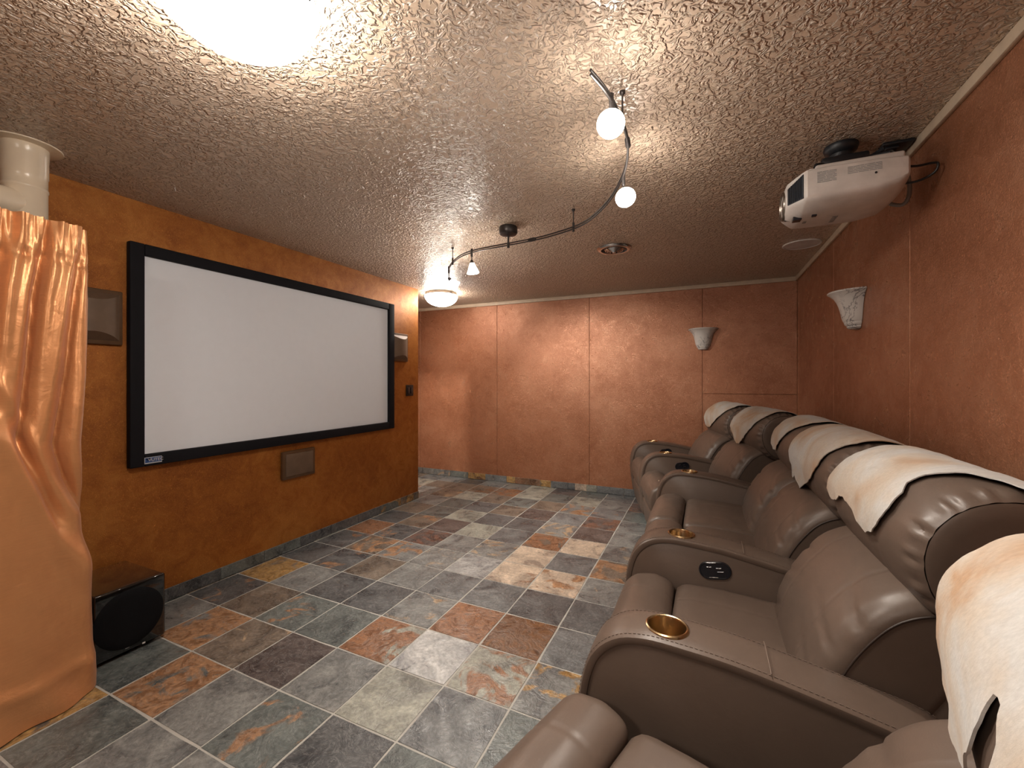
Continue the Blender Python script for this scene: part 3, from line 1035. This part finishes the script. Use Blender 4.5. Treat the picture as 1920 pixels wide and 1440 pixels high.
# ================================================================ WALL SPEAKERS
def bowed_speaker(y0, y1, z0, z1, label):
    root = empty('wall_speaker', (XL, (y0 + y1) / 2, z0))
    tag(root, label, 'speaker', 'bronze speakers on the screen wall')
    bm = bmesh.new()
    box(bm, (XL, y0, z0), (XL + .022, y1, z1), .006, 2)
    rel(mesh_obj('frame', bm, 'speaker_bronze'), root)
    bm = bmesh.new()
    n = 14
    cy, hw = (y0 + y1) / 2, (y1 - y0) / 2 - .018
    cols = []
    for k in range(n + 1):
        t = -1 + 2 * k / n
        d = .008 + .048 * (1 - t * t)
        y = cy + hw * t
        x = XL + .018
        cols.append([bm.verts.new(p) for p in ((x, y, z0 + .018), (x + d, y, z0 + .018 + d * .8), (x + d, y, z1 - .018 - d * .8), (x, y, z1 - .018))])
    for A, B in zip(cols, cols[1:]):
        for i in range(3):
            bm.faces.new((A[i], B[i], B[i + 1], A[i + 1]))
        bm.faces.new((A[3], B[3], B[0], A[0]))
    bm.faces.new(cols[0])
    bm.faces.new(cols[-1])
    rel(mesh_obj('grille', bm, 'speaker_face', angle=25), root)
bowed_speaker(.935, 1.215, 1.495, 1.785, 'square bronze wall speaker between curtain and screen')
bowed_speaker(3.36, 3.640, 1.500, 1.790, 'square bronze wall speaker at the screen\'s far edge')
root = empty('wall_speaker', (XL, 2.32, .55))
tag(root, 'flat rectangular bronze speaker mounted below the screen', 'speaker', 'bronze speakers on the screen wall')
rel(mesh_obj('frame', BX((XL, 2.165, .553), (XL + .030, 2.455, .767), .010, 2), 'speaker_bronze'), root)
rel(mesh_obj('grille', BX((XL + .026, 2.188, .575), (XL + .036, 2.432, .745), .006, 2), 'speaker_face'), root)

# black switch plate
root = empty('switch_plate', (XL, 3.69, 1.138))
tag(root, 'black two-gang switch plate near the end of the screen wall', 'switch plate')
rel(mesh_obj('plate', BX((XL, 3.628, 1.136), (XL + .008, 3.748, 1.254), .003, 2), 'switch_black'), root)
for y in (3.662, 3.714):
    rel(mesh_obj('rocker', BX((XL + .007, y - .017, 1.162), (XL + .012, y + .017, 1.228), .002, 2), 'gloss_black'), root)

# ================================================================ SUBWOOFER
root = empty('subwoofer', (-2.69, 1.05, 0))
tag(root, 'glossy black subwoofer box on the floor beside the curtain', 'subwoofer')
FX = -2.493
rel(mesh_obj('cabinet', BX((XL + .03, .950, .022), (FX - .014, 1.222, .330), .006, 3), 'sub_black'), root)
rel(mesh_obj('front_baffle', BX((FX - .015, .948, .020), (FX, 1.224, .332), .010, 3), 'sub_black'), root)
bm = bmesh.new()
lathe(bm, [(.136, -.002), (.136, .004), (.132, .007), (.10, .009), (.001, .010)], 56)
bmesh.ops.transform(bm, matrix=Matrix.Translation((FX, 1.079, .176)) @ Matrix.Rotation(PI / 2, 4, 'Y'), verts=bm.verts)
rel(mesh_obj('grille', bm, 'sub_cloth'), root)
rel(mesh_obj('badge', BX((FX, 1.062, .036), (FX + .001, 1.078, .039)), 'label_silver', smooth=False), root)
rel(mesh_obj('sticker', BX((FX, 1.128, .0215), (FX + .001, 1.140, .029)), 'white_plastic', smooth=False), root)
for y in (.975, 1.19):
    for x in (XL + .06, FX - .05):
        bm = bmesh.new()
        lathe(bm, [(.014, .002), (.016, .010), (.016, .022)], 14, (x, y, 0), cap0=True, cap1=True)
        rel(mesh_obj('foot', bm, 'mount_black'), root)

# ================================================================ DUCT PIPE
root = empty('duct_pipe', (-2.65, .785, 0))
tag(root, 'cream painted duct pipe rising from behind the curtain', 'pipe')
PX, PY, PR = -2.650, .783, .069
bm = bmesh.new()
lathe(bm, [(PR, 0.02), (PR, 2.12), (PR + .0025, 2.123), (PR + .0025, 2.131), (PR, 2.134), (PR, 2.18), (PR + .0025, 2.184), (PR + .0025, 2.26), (PR + .004, 2.262), (PR + .004, HC - .004)], 48, (PX, PY, 0), cap0=True, cap1=True)
rel(mesh_obj('duct', bm, 'pipe'), root)
bm = bmesh.new()
lathe(bm, [(PR, HC - .003), (PR, HC - .008), (PR + .046, HC - .006), (PR + .048, HC - .003), (PR + .048, HC - .001)], 56, (PX, PY, 0))
rel(mesh_obj('ceiling_collar', bm, 'pipe'), root)
bm = bmesh.new()
dirv = Vector((.35, -.94, -.10)).normalized()
c0 = Vector((PX, PY, 2.055))
tube(bm, [c0 + dirv * t for t in (.02, .08, .16, .26, .40)], .058, 32)
tube(bm, [c0 + dirv * t for t in (.155, .160, .175, .18)], [.058, .061, .061, .058], 32)
rel(mesh_obj('branch_duct', bm, 'pipe'), root)
bm = bmesh.new()
bx_ = Matrix.Translation((PX + .052, PY + .012 - .06, 2.062)) @ Matrix.Rotation(math.radians(-42), 4, 'Z')
box(bm, (-.003, -.022, -.009), (.006, .022, .009), .003, 2)
bmesh.ops.transform(bm, matrix=bx_, verts=bm.verts)
rel(mesh_obj('clamp_band', bm, 'pipe'), root)

# ================================================================ CURTAIN
def build_curtain():
    corner_r = .045
    XF = -2.405       # plane of the front of the curtain
    YS = .905         # its far side
    path = []
    for k in range(14):
        path.append((XL + .03 + (XF - corner_r - XL - .03) * k / 13, YS, (0, 1)))
    for k in range(1, 9):
        a = PI / 2 * (1 - k / 8)
        path.append((XF - corner_r + corner_r * math.cos(a), YS - corner_r + corner_r * math.sin(a), (math.cos(a), math.sin(a))))
    y = YS - corner_r
    while y > -.55:
        y -= .0055 if y > .45 else .02
        path.append((XF, y, (1, 0)))
    zs = [0.004, .02, .045, .07, .10] + [.10 + (1.955 - .10) * k / 110 for k in range(1, 111)]
    fold = [(0, .72), (.55, .86), (.75, .845), (.90, .79), (1.05, .757), (1.35, .785), (1.65, .80), (1.95, .835)]
    ridge = [(-.6, 1.5), (.45, 1.38), (.60, 1.27), (.66, 1.195), (.735, 1.01), (.795, .83), (.86, .70), (.92, .66), (1.2, .6)]
    bm = bmesh.new()
    rows = []
    for z in zs:
        row = []
        for (x, y, n) in path:
            front = max(0.0, n[0])
            zc = lerp_tab(ridge, y)
            below = sstep(0, .17, zc - z)
            yc = lerp_tab(fold, z)
            amp = .034 * (1 - below) * (0.45 + .55 * sstep(1.97, 1.6, z))
            d = amp * (2 * abs(math.cos((y - yc) * PI / .118)) ** .8 - 1)
            d += .010 * (1 - below) * math.cos((y - yc * 1.3) * 2 * PI / .053 + 1.0) * sstep(1.1, 1.75, z)
            # gathered heading and pinched tape line
            hd = sstep(1.80, 1.88, z)
            d += hd * .008 * math.sin(y * 330 + 3 * math.sin(y * 60)) + .006 * gr(z, 1.805, .02) * math.sin(y * 210)
            d -= .010 * gr(z, 1.80, .016)
            # cloth pushed out below the sweeping ridge, then hanging smooth to the floor
            d += below * (.055 + .03 * gr(z, zc - .12, .12)) + (1 - below) * .012 * gr(z, zc + .06, .05)
            d += below * .012 * math.sin(y * 19 + z * 3.0)
            d += sstep(.22, 0, z) * (.03 + .012 * math.sin(y * 34 + z * 20)) + .010 * gr(z, .135, .022)
            d += .05 * sstep(.85, .55, y) * sstep(.6, 0, z)
            d += .0035 * noise.noise(Vector((y * 14, z * 9, 1.7))) + .0015 * noise.noise(Vector((y * 50, z * 24, 4.1)))
            side = .006 * math.sin(x * 52 + z * 1.2) * (1 - front) if n[1] > .99 else 0
            k = front * front
            # far silhouette swings in at mid height and out again at the floor
            sw = lerp_tab([(0, .012), (.25, .006), (.66, -.012), (.80, -.020), (1.0, -.026), (1.35, -.012), (1.65, .0), (1.95, .0)], z)
            row.append(bm.verts.new((x + n[0] * d * (1 if k > .02 else k), y + n[1] * (d * .15 + side) + sw * sstep(.60, .9, y), z)))
        rows.append(row)
    for A, B in zip(rows, rows[1:]):
        for k in range(len(A) - 1):
            bm.faces.new((A[k], A[k + 1], B[k + 1], B[k]))
    return bm
root = empty('curtain', (-2.42, .4, 0))
tag(root, 'draped copper silk curtain at the left edge', 'curtain')
rel(mesh_obj('curtain_panel', build_curtain(), 'silk', angle=180), root)
bm = bmesh.new()
tube(bm, [(XL + .001, .87, 1.915), (-2.49, .87, 1.915), (-2.46, .865, 1.915), (-2.445, .85, 1.915), (-2.44, .82, 1.915), (-2.44, -.6, 1.915)], .009, 12)
rel(mesh_obj('curtain_rod', bm, 'bronze_dark'), root)

# ================================================================ CEILING LIGHTS
def dome_light(x, y, label, clip_rot, glass='dome_glass'):
    root = empty('ceiling_light', (x, y, HC))
    tag(root, label, 'ceiling light', 'frosted dome ceiling lights')
    bm = bmesh.new()
    lathe(bm, [(.10, 0), (.168, -.001), (.174, -.005), (.177, -.018), (.177, -.030), (.172, -.034), (.160, -.030), (.02, -.024), (.001, -.024)], 56)
    mesh_obj('rim', bm, 'nickel', root)
    bm = bmesh.new()
    prof = []
    for k in range(15):
        a = PI / 2 * k / 14
        prof.append((.186 * math.cos(a) + (.001 if k == 14 else 0), -.043 - .115 * math.sin(a)))
    lathe(bm, [(.183, -.042)] + prof, 56)
    mesh_obj('glass_bowl', bm, glass, root)
    for k in range(3):
        a = clip_rot + 2 * PI * k / 3
        bm = bmesh.new()
        tube(bm, [(.148, 0, -.014), (.180, 0, -.018), (.194, 0, -.026), (.198, 0, -.044), (.197, 0, -.062), (.190, 0, -.068), (.183, 0, -.064)], .0048, 8)
        bmesh.ops.transform(bm, matrix=Matrix.Rotation(a, 4, 'Z'), verts=bm.verts)
        mesh_obj('clip', bm, 'bronze_dark', root)
    return root
dome_light(-1.065, .675, 'big frosted dome ceiling light close to the camera', math.radians(20))
dome_light(-2.765, 4.10, 'frosted dome ceiling light beyond the end of the screen wall', math.radians(-20), 'dome_glass_dim')
dome_light(-.75, -1.25, 'unseen frosted dome fill light added behind the camera', 0.3)  # unseen extra dome, added as fill light for the near side
# lamp of the little room behind the screen wall; its light falls through the doorway
root = empty('closet_light', (-3.095, 3.465, HC))
tag(root, 'small bare ceiling lamp inside the hall doorway', 'ceiling light')
bm = bmesh.new()
lathe(bm, [(.055, 0), (.055, -.012), (.03, -.018), (.02, -.03)], 24, cap1=True)
mesh_obj('lamp_holder', bm, 'white_plastic', root)
bm = bmesh.new()
lathe(bm, [(.012, -.028), (.024, -.045), (.028, -.062), (.022, -.08), (.001, -.088)], 24)
mesh_obj('bulb', bm, emissive('lit_bulb', WARM, 60.0), root)
li = bpy.data.lights.new('closet_bulb_light', 'POINT')
li.energy = 62.0
li.color = WARM
li.shadow_soft_size = .03
lo = bpy.data.objects.new('closet_bulb_light', li)
COL.objects.link(lo)
lo.parent = root
lo.location = (0, 0, -.125)

# track light
RZ = HC - .112
rail_pts = [(-.302, 1.211), (-.277, 1.315), (-.263, 1.445), (-.260, 1.564), (-.270, 1.665), (-.299, 1.799), (-.347, 1.933), (-.41, 2.07), (-.49, 2.200), (-.60, 2.335), (-.705, 2.410), (-.874, 2.475), (-1.0, 2.503), (-1.178, 2.523), (-1.314, 2.535), (-1.467, 2.560), (-1.60, 2.62), (-1.731, 2.727), (-1.83, 2.83), (-1.895, 2.92)]
root = empty('track_light', (-1.178, 2.523, HC))
tag(root, 'curved dark rail track light with small white glass shades', 'track light')
path = catmull([Vector((x, y, RZ)) for x, y in rail_pts], 6)
bm = bmesh.new()
tube(bm, [p + Vector((0, 0, .0065)) for p in path], .0042, 8)
tube(bm, [p - Vector((0, 0, .0065)) for p in path], .0042, 8)
rel(mesh_obj('rail', bm, 'bronze_dark'), root)
bm = bmesh.new()
lathe(bm, [(.058, 0), (.060, -.004), (.060, -.038), (.054, -.048), (.02, -.056), (.008, -.058), (.006, -.058), (.006, RZ - HC + .012), (.009, RZ - HC + .011), (.009, RZ - HC - .022), (.006, RZ - HC - .024)], 40, (-1.178, 2.523, HC), cap1=True)
rel(mesh_obj('canopy', bm, 'bronze_dark'), root)
for (x, y) in ((-.705, 2.416), (-1.742, 2.735), (-.262, 1.50)):
    bm = bmesh.new()
    lathe(bm, [(.010, 0), (.010, -.008), (.004, -.014), (.0032, -.018), (.0032, RZ - HC + .035), (.0065, RZ - HC + .033), (.0065, RZ - HC - .018), (.004, RZ - HC - .020)], 14, (x, y, HC), cap1=True)
    rel(mesh_obj('standoff', bm, 'bronze_dark'), root)
for k in (0.55,):
    p = path[int(len(path) * .625)]
    q = path[int(len(path) * .625) + 2]
    bm = bmesh.new()
    tube(bm, [p, p.lerp(q, .2), p.lerp(q, .8), q], [.010, .012, .012, .010], 10)
    rel(mesh_obj('rail_connector', bm, 'bronze_dark'), root)
p, q = Vector((-.262, 1.60, RZ)), Vector((-.268, 1.66, RZ))
bm = bmesh.new()
tube(bm, [p, p.lerp(q, .1), p.lerp(q, .9), q], [.008, .010, .010, .008], 10)
rel(mesh_obj('rail_connector', bm, 'bronze_dark'), root)

def track_head(base, axis, drop, watts=SPOT_W, beam=125):
    ax = Vector(axis).normalized()
    x, y = base
    bm = bmesh.new()
    lathe(bm, [(.0075, .020), (.0075, -.032), (.005, -.036), (.0032, -.037), (.0032, -drop)], 12, (x, y, RZ), cap0=True, cap1=True)
    hd = rel(mesh_obj('lamp_head', bm, 'bronze_dark'), root)
    piv = Vector((x, y, RZ - drop))
    R = ax.to_track_quat('Z', 'Y').to_matrix().to_4x4()
    T = Matrix.Translation(piv) @ R
    bm = bmesh.new()
    lathe(bm, [(.006, -.008), (.011, .0), (.013, .010), (.016, .018)], 18, cap0=True, cap1=True)
    bmesh.ops.transform(bm, matrix=T, verts=bm.verts)
    so = mesh_obj('socket', bm, 'bronze_dark', hd)
    bm = bmesh.new()
    lathe(bm, [(.0155, .016), (.0185, .026), (.040, .078), (.042, .084), (.0385, .084), (.036, .078), (.015, .028), (.012, .020)], 32)
    bmesh.ops.transform(bm, matrix=T, verts=bm.verts)
    sh = mesh_obj('glass_shade', bm, 'shade_glass', hd)
    bm = bmesh.new()
    lathe(bm, [(.006, .02), (.009, .03), (.010, .05), (.006, .06), (.001, .063)], 14)
    bmesh.ops.transform(bm, matrix=T, verts=bm.verts)
    bu = mesh_obj('bulb', bm, 'bulb_hot', hd)
    li = bpy.data.lights.new('halogen_beam', 'SPOT')
    li.energy = watts
    li.color = WARM
    li.spot_size = math.radians(beam)
    li.spot_blend = .7
    li.shadow_soft_size = .02
    lo = bpy.data.objects.new('halogen_beam', li)
    COL.objects.link(lo)
    lo.parent = root
    lo.matrix_parent_inverse = Matrix.Translation(-Vector(root.location))
    lo.location = piv + ax * .070
    lo.rotation_euler = (-ax).to_track_quat('Z', 'Y').to_euler()
M['bulb_hot'] = emissive('lit_halogen_bulb', (1, .9, .78), 160.0)
track_head((-.272, 1.36), (.12, -.72, -.68), .055, 24.0)
track_head((-.328, 1.905), (.22, -.70, -.62), .060, 24.0)
track_head((-1.478, 2.565), (.10, .06, -1), .065, SPOT_W, 95)
track_head((-1.875, 2.888), (.33, .80, -.64), .075, SPOT_W, 90)

# ================================================================ CEILING FITTINGS
root = empty('air_vent', (-.632, 3.262, HC))
tag(root, 'round chrome ceiling air vent with concentric rings', 'air vent')
bm = bmesh.new()
lathe(bm, [(.128, 0), (.130, -.004), (.122, -.012), (.110, -.018), (.098, -.016), (.096, -.006), (.096, 0)], 48)
mesh_obj('outer_ring', bm, 'chrome', root)
bm = bmesh.new()
lathe(bm, [(.097, -.0015), (.001, -.0015)], 32)
mesh_obj('throat', bm, 'vent_dark', root)
for r, z in ((.062, -.020), (.046, -.026), (.030, -.031)):
    bm = bmesh.new()
    lathe(bm, [(r + .010, z + .010), (r + .011, z + .008), (r, z - .004), (r - .003, z - .003), (r + .007, z + .010)], 40)
    mesh_obj('cone_ring', bm, 'chrome', root)
bm = bmesh.new()
lathe(bm, [(.016, -.020), (.018, -.030), (.012, -.036), (.001, -.037)], 24)
mesh_obj('centre_cap', bm, 'chrome', root)
for k in range(3):
    a = .4 + 2 * PI * k / 3
    bm = bmesh.new()
    tube(bm, [(.02 * math.cos(a), .02 * math.sin(a), -.018), (.098 * math.cos(a), .098 * math.sin(a), -.008)], .003, 6)
    mesh_obj('spoke', bm, 'chrome', root)

root = empty('ceiling_speaker', (.650, 3.735, HC))
tag(root, 'flat white round speaker in the ceiling below the projector', 'speaker')
bm = bmesh.new()
lathe(bm, [(.122, 0), (.1235, -.004), (.120, -.008), (.112, -.009), (.111, -.007)], 48)
mesh_obj('bezel', bm, 'white_plastic', root)
bm = bmesh.new()
lathe(bm, [(.112, -.006), (.06, -.0085), (.001, -.009)], 48)
mesh_obj('grille', bm, 'white_disc', root)
bm = bmesh.new()
tube(bm, [(0, 0, 0), (0, 0, -.006), (.004, 0, -.010), (.005, 0, -.016), (0, 0, -.018)], .0018, 6)
o = mesh_obj('ceiling_hook', bm, 'white_plastic')
o.location = (-2.521, 1.282, HC)
tag(o, 'tiny pale hook in the ceiling above the screen', 'hook')

# ================================================================ SCONCES
def sconce(loc, rz, label):
    root = empty('wall_sconce', loc, rz)
    tag(root, label, 'sconce', 'marble bell wall sconces')
    bm = bmesh.new()
    prof = [(.001, 0), (.030, .001), (.046, .006), (.053, .014), (.052, .020), (.0545, .022), (.063, .030), (.066, .040), (.0655, .044), (.069, .047), (.075, .062), (.080, .085), (.085, .110), (.092, .138), (.102, .165), (.117, .190), (.136, .208), (.146, .215), (.147, .220), (.143, .224), (.130, .219), (.112, .203), (.096, .178), (.085, .150), (.076, .11), (.068, .07), (.05, .035), (.001, .028)]
    lathe(bm, prof, 32, a0=PI, a1=2 * PI, closed=False)
    mesh_obj('bell', bm, 'marble', root)
    bm = bmesh.new()
    lathe(bm, [(.001, .03), (.045, .034), (.078, .13), (.10, .18), (.12, .205)], 20, a0=PI, a1=2 * PI, closed=False)
    for v in bm.verts:
        v.co.y = 0.0 if v.co.y > -1e-6 else v.co.y * .02
    mesh_obj('back_plate', bm, 'marble', root)
    return root
sconce((-.018, YB - .002, 1.622), 0, 'white marble bell sconce on the far wall above the recliners')
sconce((XR - .002, 3.085, 1.602), -PI / 2, 'white marble bell sconce on the right wall under the projector')

# ================================================================ PROJECTOR
root = empty('projector', (.52, 2.23, 2.0))
tag(root, 'white ceiling-mounted video projector near the right wall', 'projector')
def sec(y0, y1, zb, zt, rb):
    """half outline of the hull: upright side, crisp lower edge, canted underside"""
    k = rb / .058
    half = [(.004, zt), (0, zt - .006), (-.001, zb + .052 * k), (.000, zb + .046 * k), (.004, zb + .039 * k), (.011, zb + .033 * k), (.022, zb + .027 * k), (.060 * k + .01, zb + .010 * k), (.105 * k + .01, zb + .001), (.150 * k + .01, zb - .002)]
    return [Vector((y0 + a, z)) for a, z in half] + [Vector((y1 - a, z)) for a, z in reversed(half)]
bm = bmesh.new()
loops = []
for x, y0, y1, zb, zt, rb in ((.318, 2.150, 2.315, 2.030, 2.140, .03), (.322, 2.140, 2.325, 2.022, 2.146, .035), (.345, 2.095, 2.368, 2.012, 2.150, .045), (.366, 2.056, 2.405, 2.006, 2.153, .052), (.376, 2.046, 2.414, 2.004, 2.155, .056), (.45, 2.042, 2.418, 2.002, 2.156, .058), (.60, 2.042, 2.418, 2.004, 2.152, .058), (.665, 2.044, 2.416, 2.016, 2.148, .058), (.690, 2.048, 2.412, 2.034, 2.146, .056), (.698, 2.056, 2.404, 2.042, 2.142, .052)):
    loops.append([Vector((x, p.x, p.y)) for p in sec(y0, y1, zb, zt, rb)])
loft(bm, loops, True)
body = rel(mesh_obj('body', bm, 'white_plastic', angle=32), root)
rel(mesh_obj('base_plate', BX((.405, 2.062, 2.150), (.688, 2.398, 2.176), .010, 3), 'white_plastic'), root)
# front corner vents with louvres
def vent(y_in, y_out, sgn):
    bm = bmesh.new()
    a, b = Vector((.3235, y_in)), Vector((.3655, y_out))
    t = (b - a).normalized()
    n = Vector((-abs(t.y), -abs(t.x) * sgn)).normalized()
    q = [(a, 2.052), (b, 2.046), (b, 2.143), (a, 2.120)]
    vs = [bm.verts.new((p.x + n.x * .004, p.y + n.y * .004, z)) for p, z in q]
    bm.faces.new(vs)
    vb = [bm.verts.new((p.x - n.x * .01, p.y - n.y * .01, z)) for p, z in q]
    bm.faces.new(vb)
    for k in range(4):
        bm.faces.new((vs[k], vs[(k + 1) % 4], vb[(k + 1) % 4], vb[k]))
    v = rel(mesh_obj('vent', bm, 'vent_dark', smooth=False), root)
    bm = bmesh.new()
    for k in range(1, 8):
        p = a.lerp(b, k / 8)
        z0 = 2.055 - .004 * k / 8
        z1 = 2.120 + .020 * k / 8
        c = p + n * .005
        box(bm, (c.x - .0012, c.y - .0012, z0), (c.x + .0012, c.y + .0012, z1))
    rel(mesh_obj('louvre', bm, 'mount_black', smooth=False), root)
vent(2.135, 2.058, 1)
vent(2.330, 2.403, -1)
bm = bmesh.new()
RY = Matrix.Translation((.318, 2.232, 2.083)) @ Matrix.Rotation(-PI / 2, 4, 'Y')
lathe(bm, [(.062, -.02), (.062, .004), (.060, .007), (.055, .007), (.051, .0), (.049, -.006)], 44)
bmesh.ops.transform(bm, matrix=RY, verts=bm.verts)
rel(mesh_obj('lens_ring', bm, 'nickel'), root)
bm = bmesh.new()
lathe(bm, [(.051, -.004), (.04, .0), (.02, .002), (.001, .003)], 36)
bmesh.ops.transform(bm, matrix=RY, verts=bm.verts)
rel(mesh_obj('lens', bm, 'lens'), root)
# print on the side and the underside
def label_lines(x0, x1, z0, z1, rows, seed):
    rr = random.Random(seed)
    bm = bmesh.new()
    for k in range(rows):
        z = z1 - (z1 - z0) * (k + .5) / rows
        x = x0
        while x < x1 - .006:
            l = min(rr.uniform(.010, .034), x1 - x)
            box(bm, (x, 2.0402, z - .0010), (x + l, 2.0416, z + .0010))
            x += l + rr.uniform(.0015, .003)
    rel(mesh_obj('printed_label', bm, 'grey_print', smooth=False), root)
label_lines(.407, .470, 2.092, 2.138, 8, 3)
label_lines(.505, .610, 2.108, 2.138, 5, 4)
RD = Matrix.Rotation(PI, 4, 'X')
rel(text_mesh('maker_lettering', 'EPSON', .026, 'grey_print', None, Matrix.Translation((.50, 2.23, 1.9992)) @ Matrix.Rotation(math.radians(90), 4, 'Z') @ RD), root)
rel(text_mesh('maker_lettering', 'HD', .020, 'grey_print', None, Matrix.Translation((.395, 2.225, 1.9995)) @ Matrix.Rotation(math.radians(90), 4, 'Z') @ RD), root)
rel(mesh_obj('sensor_window', BX((.346, 2.170, 1.997), (.378, 2.205, 2.014), .002, 1), 'gloss_black'), root)
rel(mesh_obj('indicator', BX((.410, 2.150, 1.998), (.428, 2.166, 2.010), .002, 1), 'gloss_black'), root)
bm = bmesh.new()
lathe(bm, [(.004, 0), (.004, .002)], 12, cap1=True)
bmesh.ops.transform(bm, matrix=Matrix.Translation((.592, 2.0415, 2.098)) @ Matrix.Rotation(PI / 2, 4, 'X'), verts=bm.verts)
rel(mesh_obj('screw_cap', bm, 'mount_black'), root)
for (x, y) in ((.395, 2.085), (.435, 2.085)):
    bm = bmesh.new()
    lathe(bm, [(.013, 2.150), (.014, 2.162), (.011, 2.168), (.001, 2.169)], 16, (x, y, 0))
    rel(mesh_obj('foot', bm, 'white_plastic'), root)

root = empty('projector_mount', (.52, 2.22, HC))
tag(root, 'black metal bracket holding the projector to the ceiling', 'bracket')
bm = bmesh.new()
lathe(bm, [(.060, HC - .001), (.062, HC - .010), (.056, HC - .028), (.042, HC - .040), (.040, HC - .060)], 32, (.53, 2.24, 0), cap0=True, cap1=True)
rel(mesh_obj('ceiling_hub', bm, 'mount_black'), root)
bm = bmesh.new()
box(bm, (.44, 2.13, 2.196), (.60, 2.33, 2.230), .010, 2)
rel(mesh_obj('adapter_plate', bm, 'mount_black'), root)
bm = bmesh.new()
lathe(bm, [(.05, 2.226), (.056, 2.236), (.05, 2.256)], 28, (.53, 2.24, 0), cap0=True, cap1=True)
rel(mesh_obj('swivel', bm, 'mount_black'), root)
for (x, y) in ((.415, 2.10), (.415, 2.36), (.655, 2.10), (.655, 2.36)):
    bm = bmesh.new()
    tube(bm, [(.52 + (x - .52) * .5, 2.23 + (y - 2.23) * .5, 2.21), (x, y, 2.188), (x, y, 2.177)], [.010, .009, .011], 8)
    rel(mesh_obj('spider_leg', bm, 'mount_black'), root)
bm = bmesh.new()
tube(bm, [(.60, 2.20, 2.215), (.64, 2.18, 2.235), (.655, 2.172, 2.240)], [.008, .007, .011], 8)
rel(mesh_obj('adjuster_knob', bm, 'mount_black'), root)

root = empty('cable_plate', (.75, 2.34, HC))
tag(root, 'black cable outlet plate on the ceiling behind the projector', 'cable plate')
rel(mesh_obj('plate', BX((.685, 2.28, HC - .014), (.790, 2.44, HC - .0005), .004, 2), 'mount_black'), root)
rel(mesh_obj('socket', BX((.70, 2.30, HC - .024), (.745, 2.35, HC - .012), .004, 2), 'mount_black'), root)

def cable(name, pts, r, mat, label):
    bm = bmesh.new()
    tube(bm, catmull(pts, 8), r, 10)
    o = mesh_obj(name, bm, mat)
    return tag(o, label, 'cable', 'projector cables')
cable('cable', [(.722, 2.325, HC - .022), (.728, 2.30, 2.262), (.738, 2.27, 2.22), (.750, 2.25, 2.17), (.760, 2.25, 2.11), (.760, 2.255, 2.06), (.745, 2.27, 2.035), (.715, 2.28, 2.045), (.700, 2.285, 2.06)], .0075, 'cable_grey', 'thick grey cable looping from ceiling plate to projector')
cable('cable', [(.742, 2.345, HC - .022), (.75, 2.31, 2.25), (.745, 2.25, 2.19), (.762, 2.19, 2.155), (.782, 2.12, 2.13), (.790, 2.095, 2.115), (.785, 2.10, 2.09), (.765, 2.12, 2.078), (.735, 2.14, 2.075), (.697, 2.15, 2.08)], .0045, 'cable_black', 'thin black power cord looping beside the right wall')
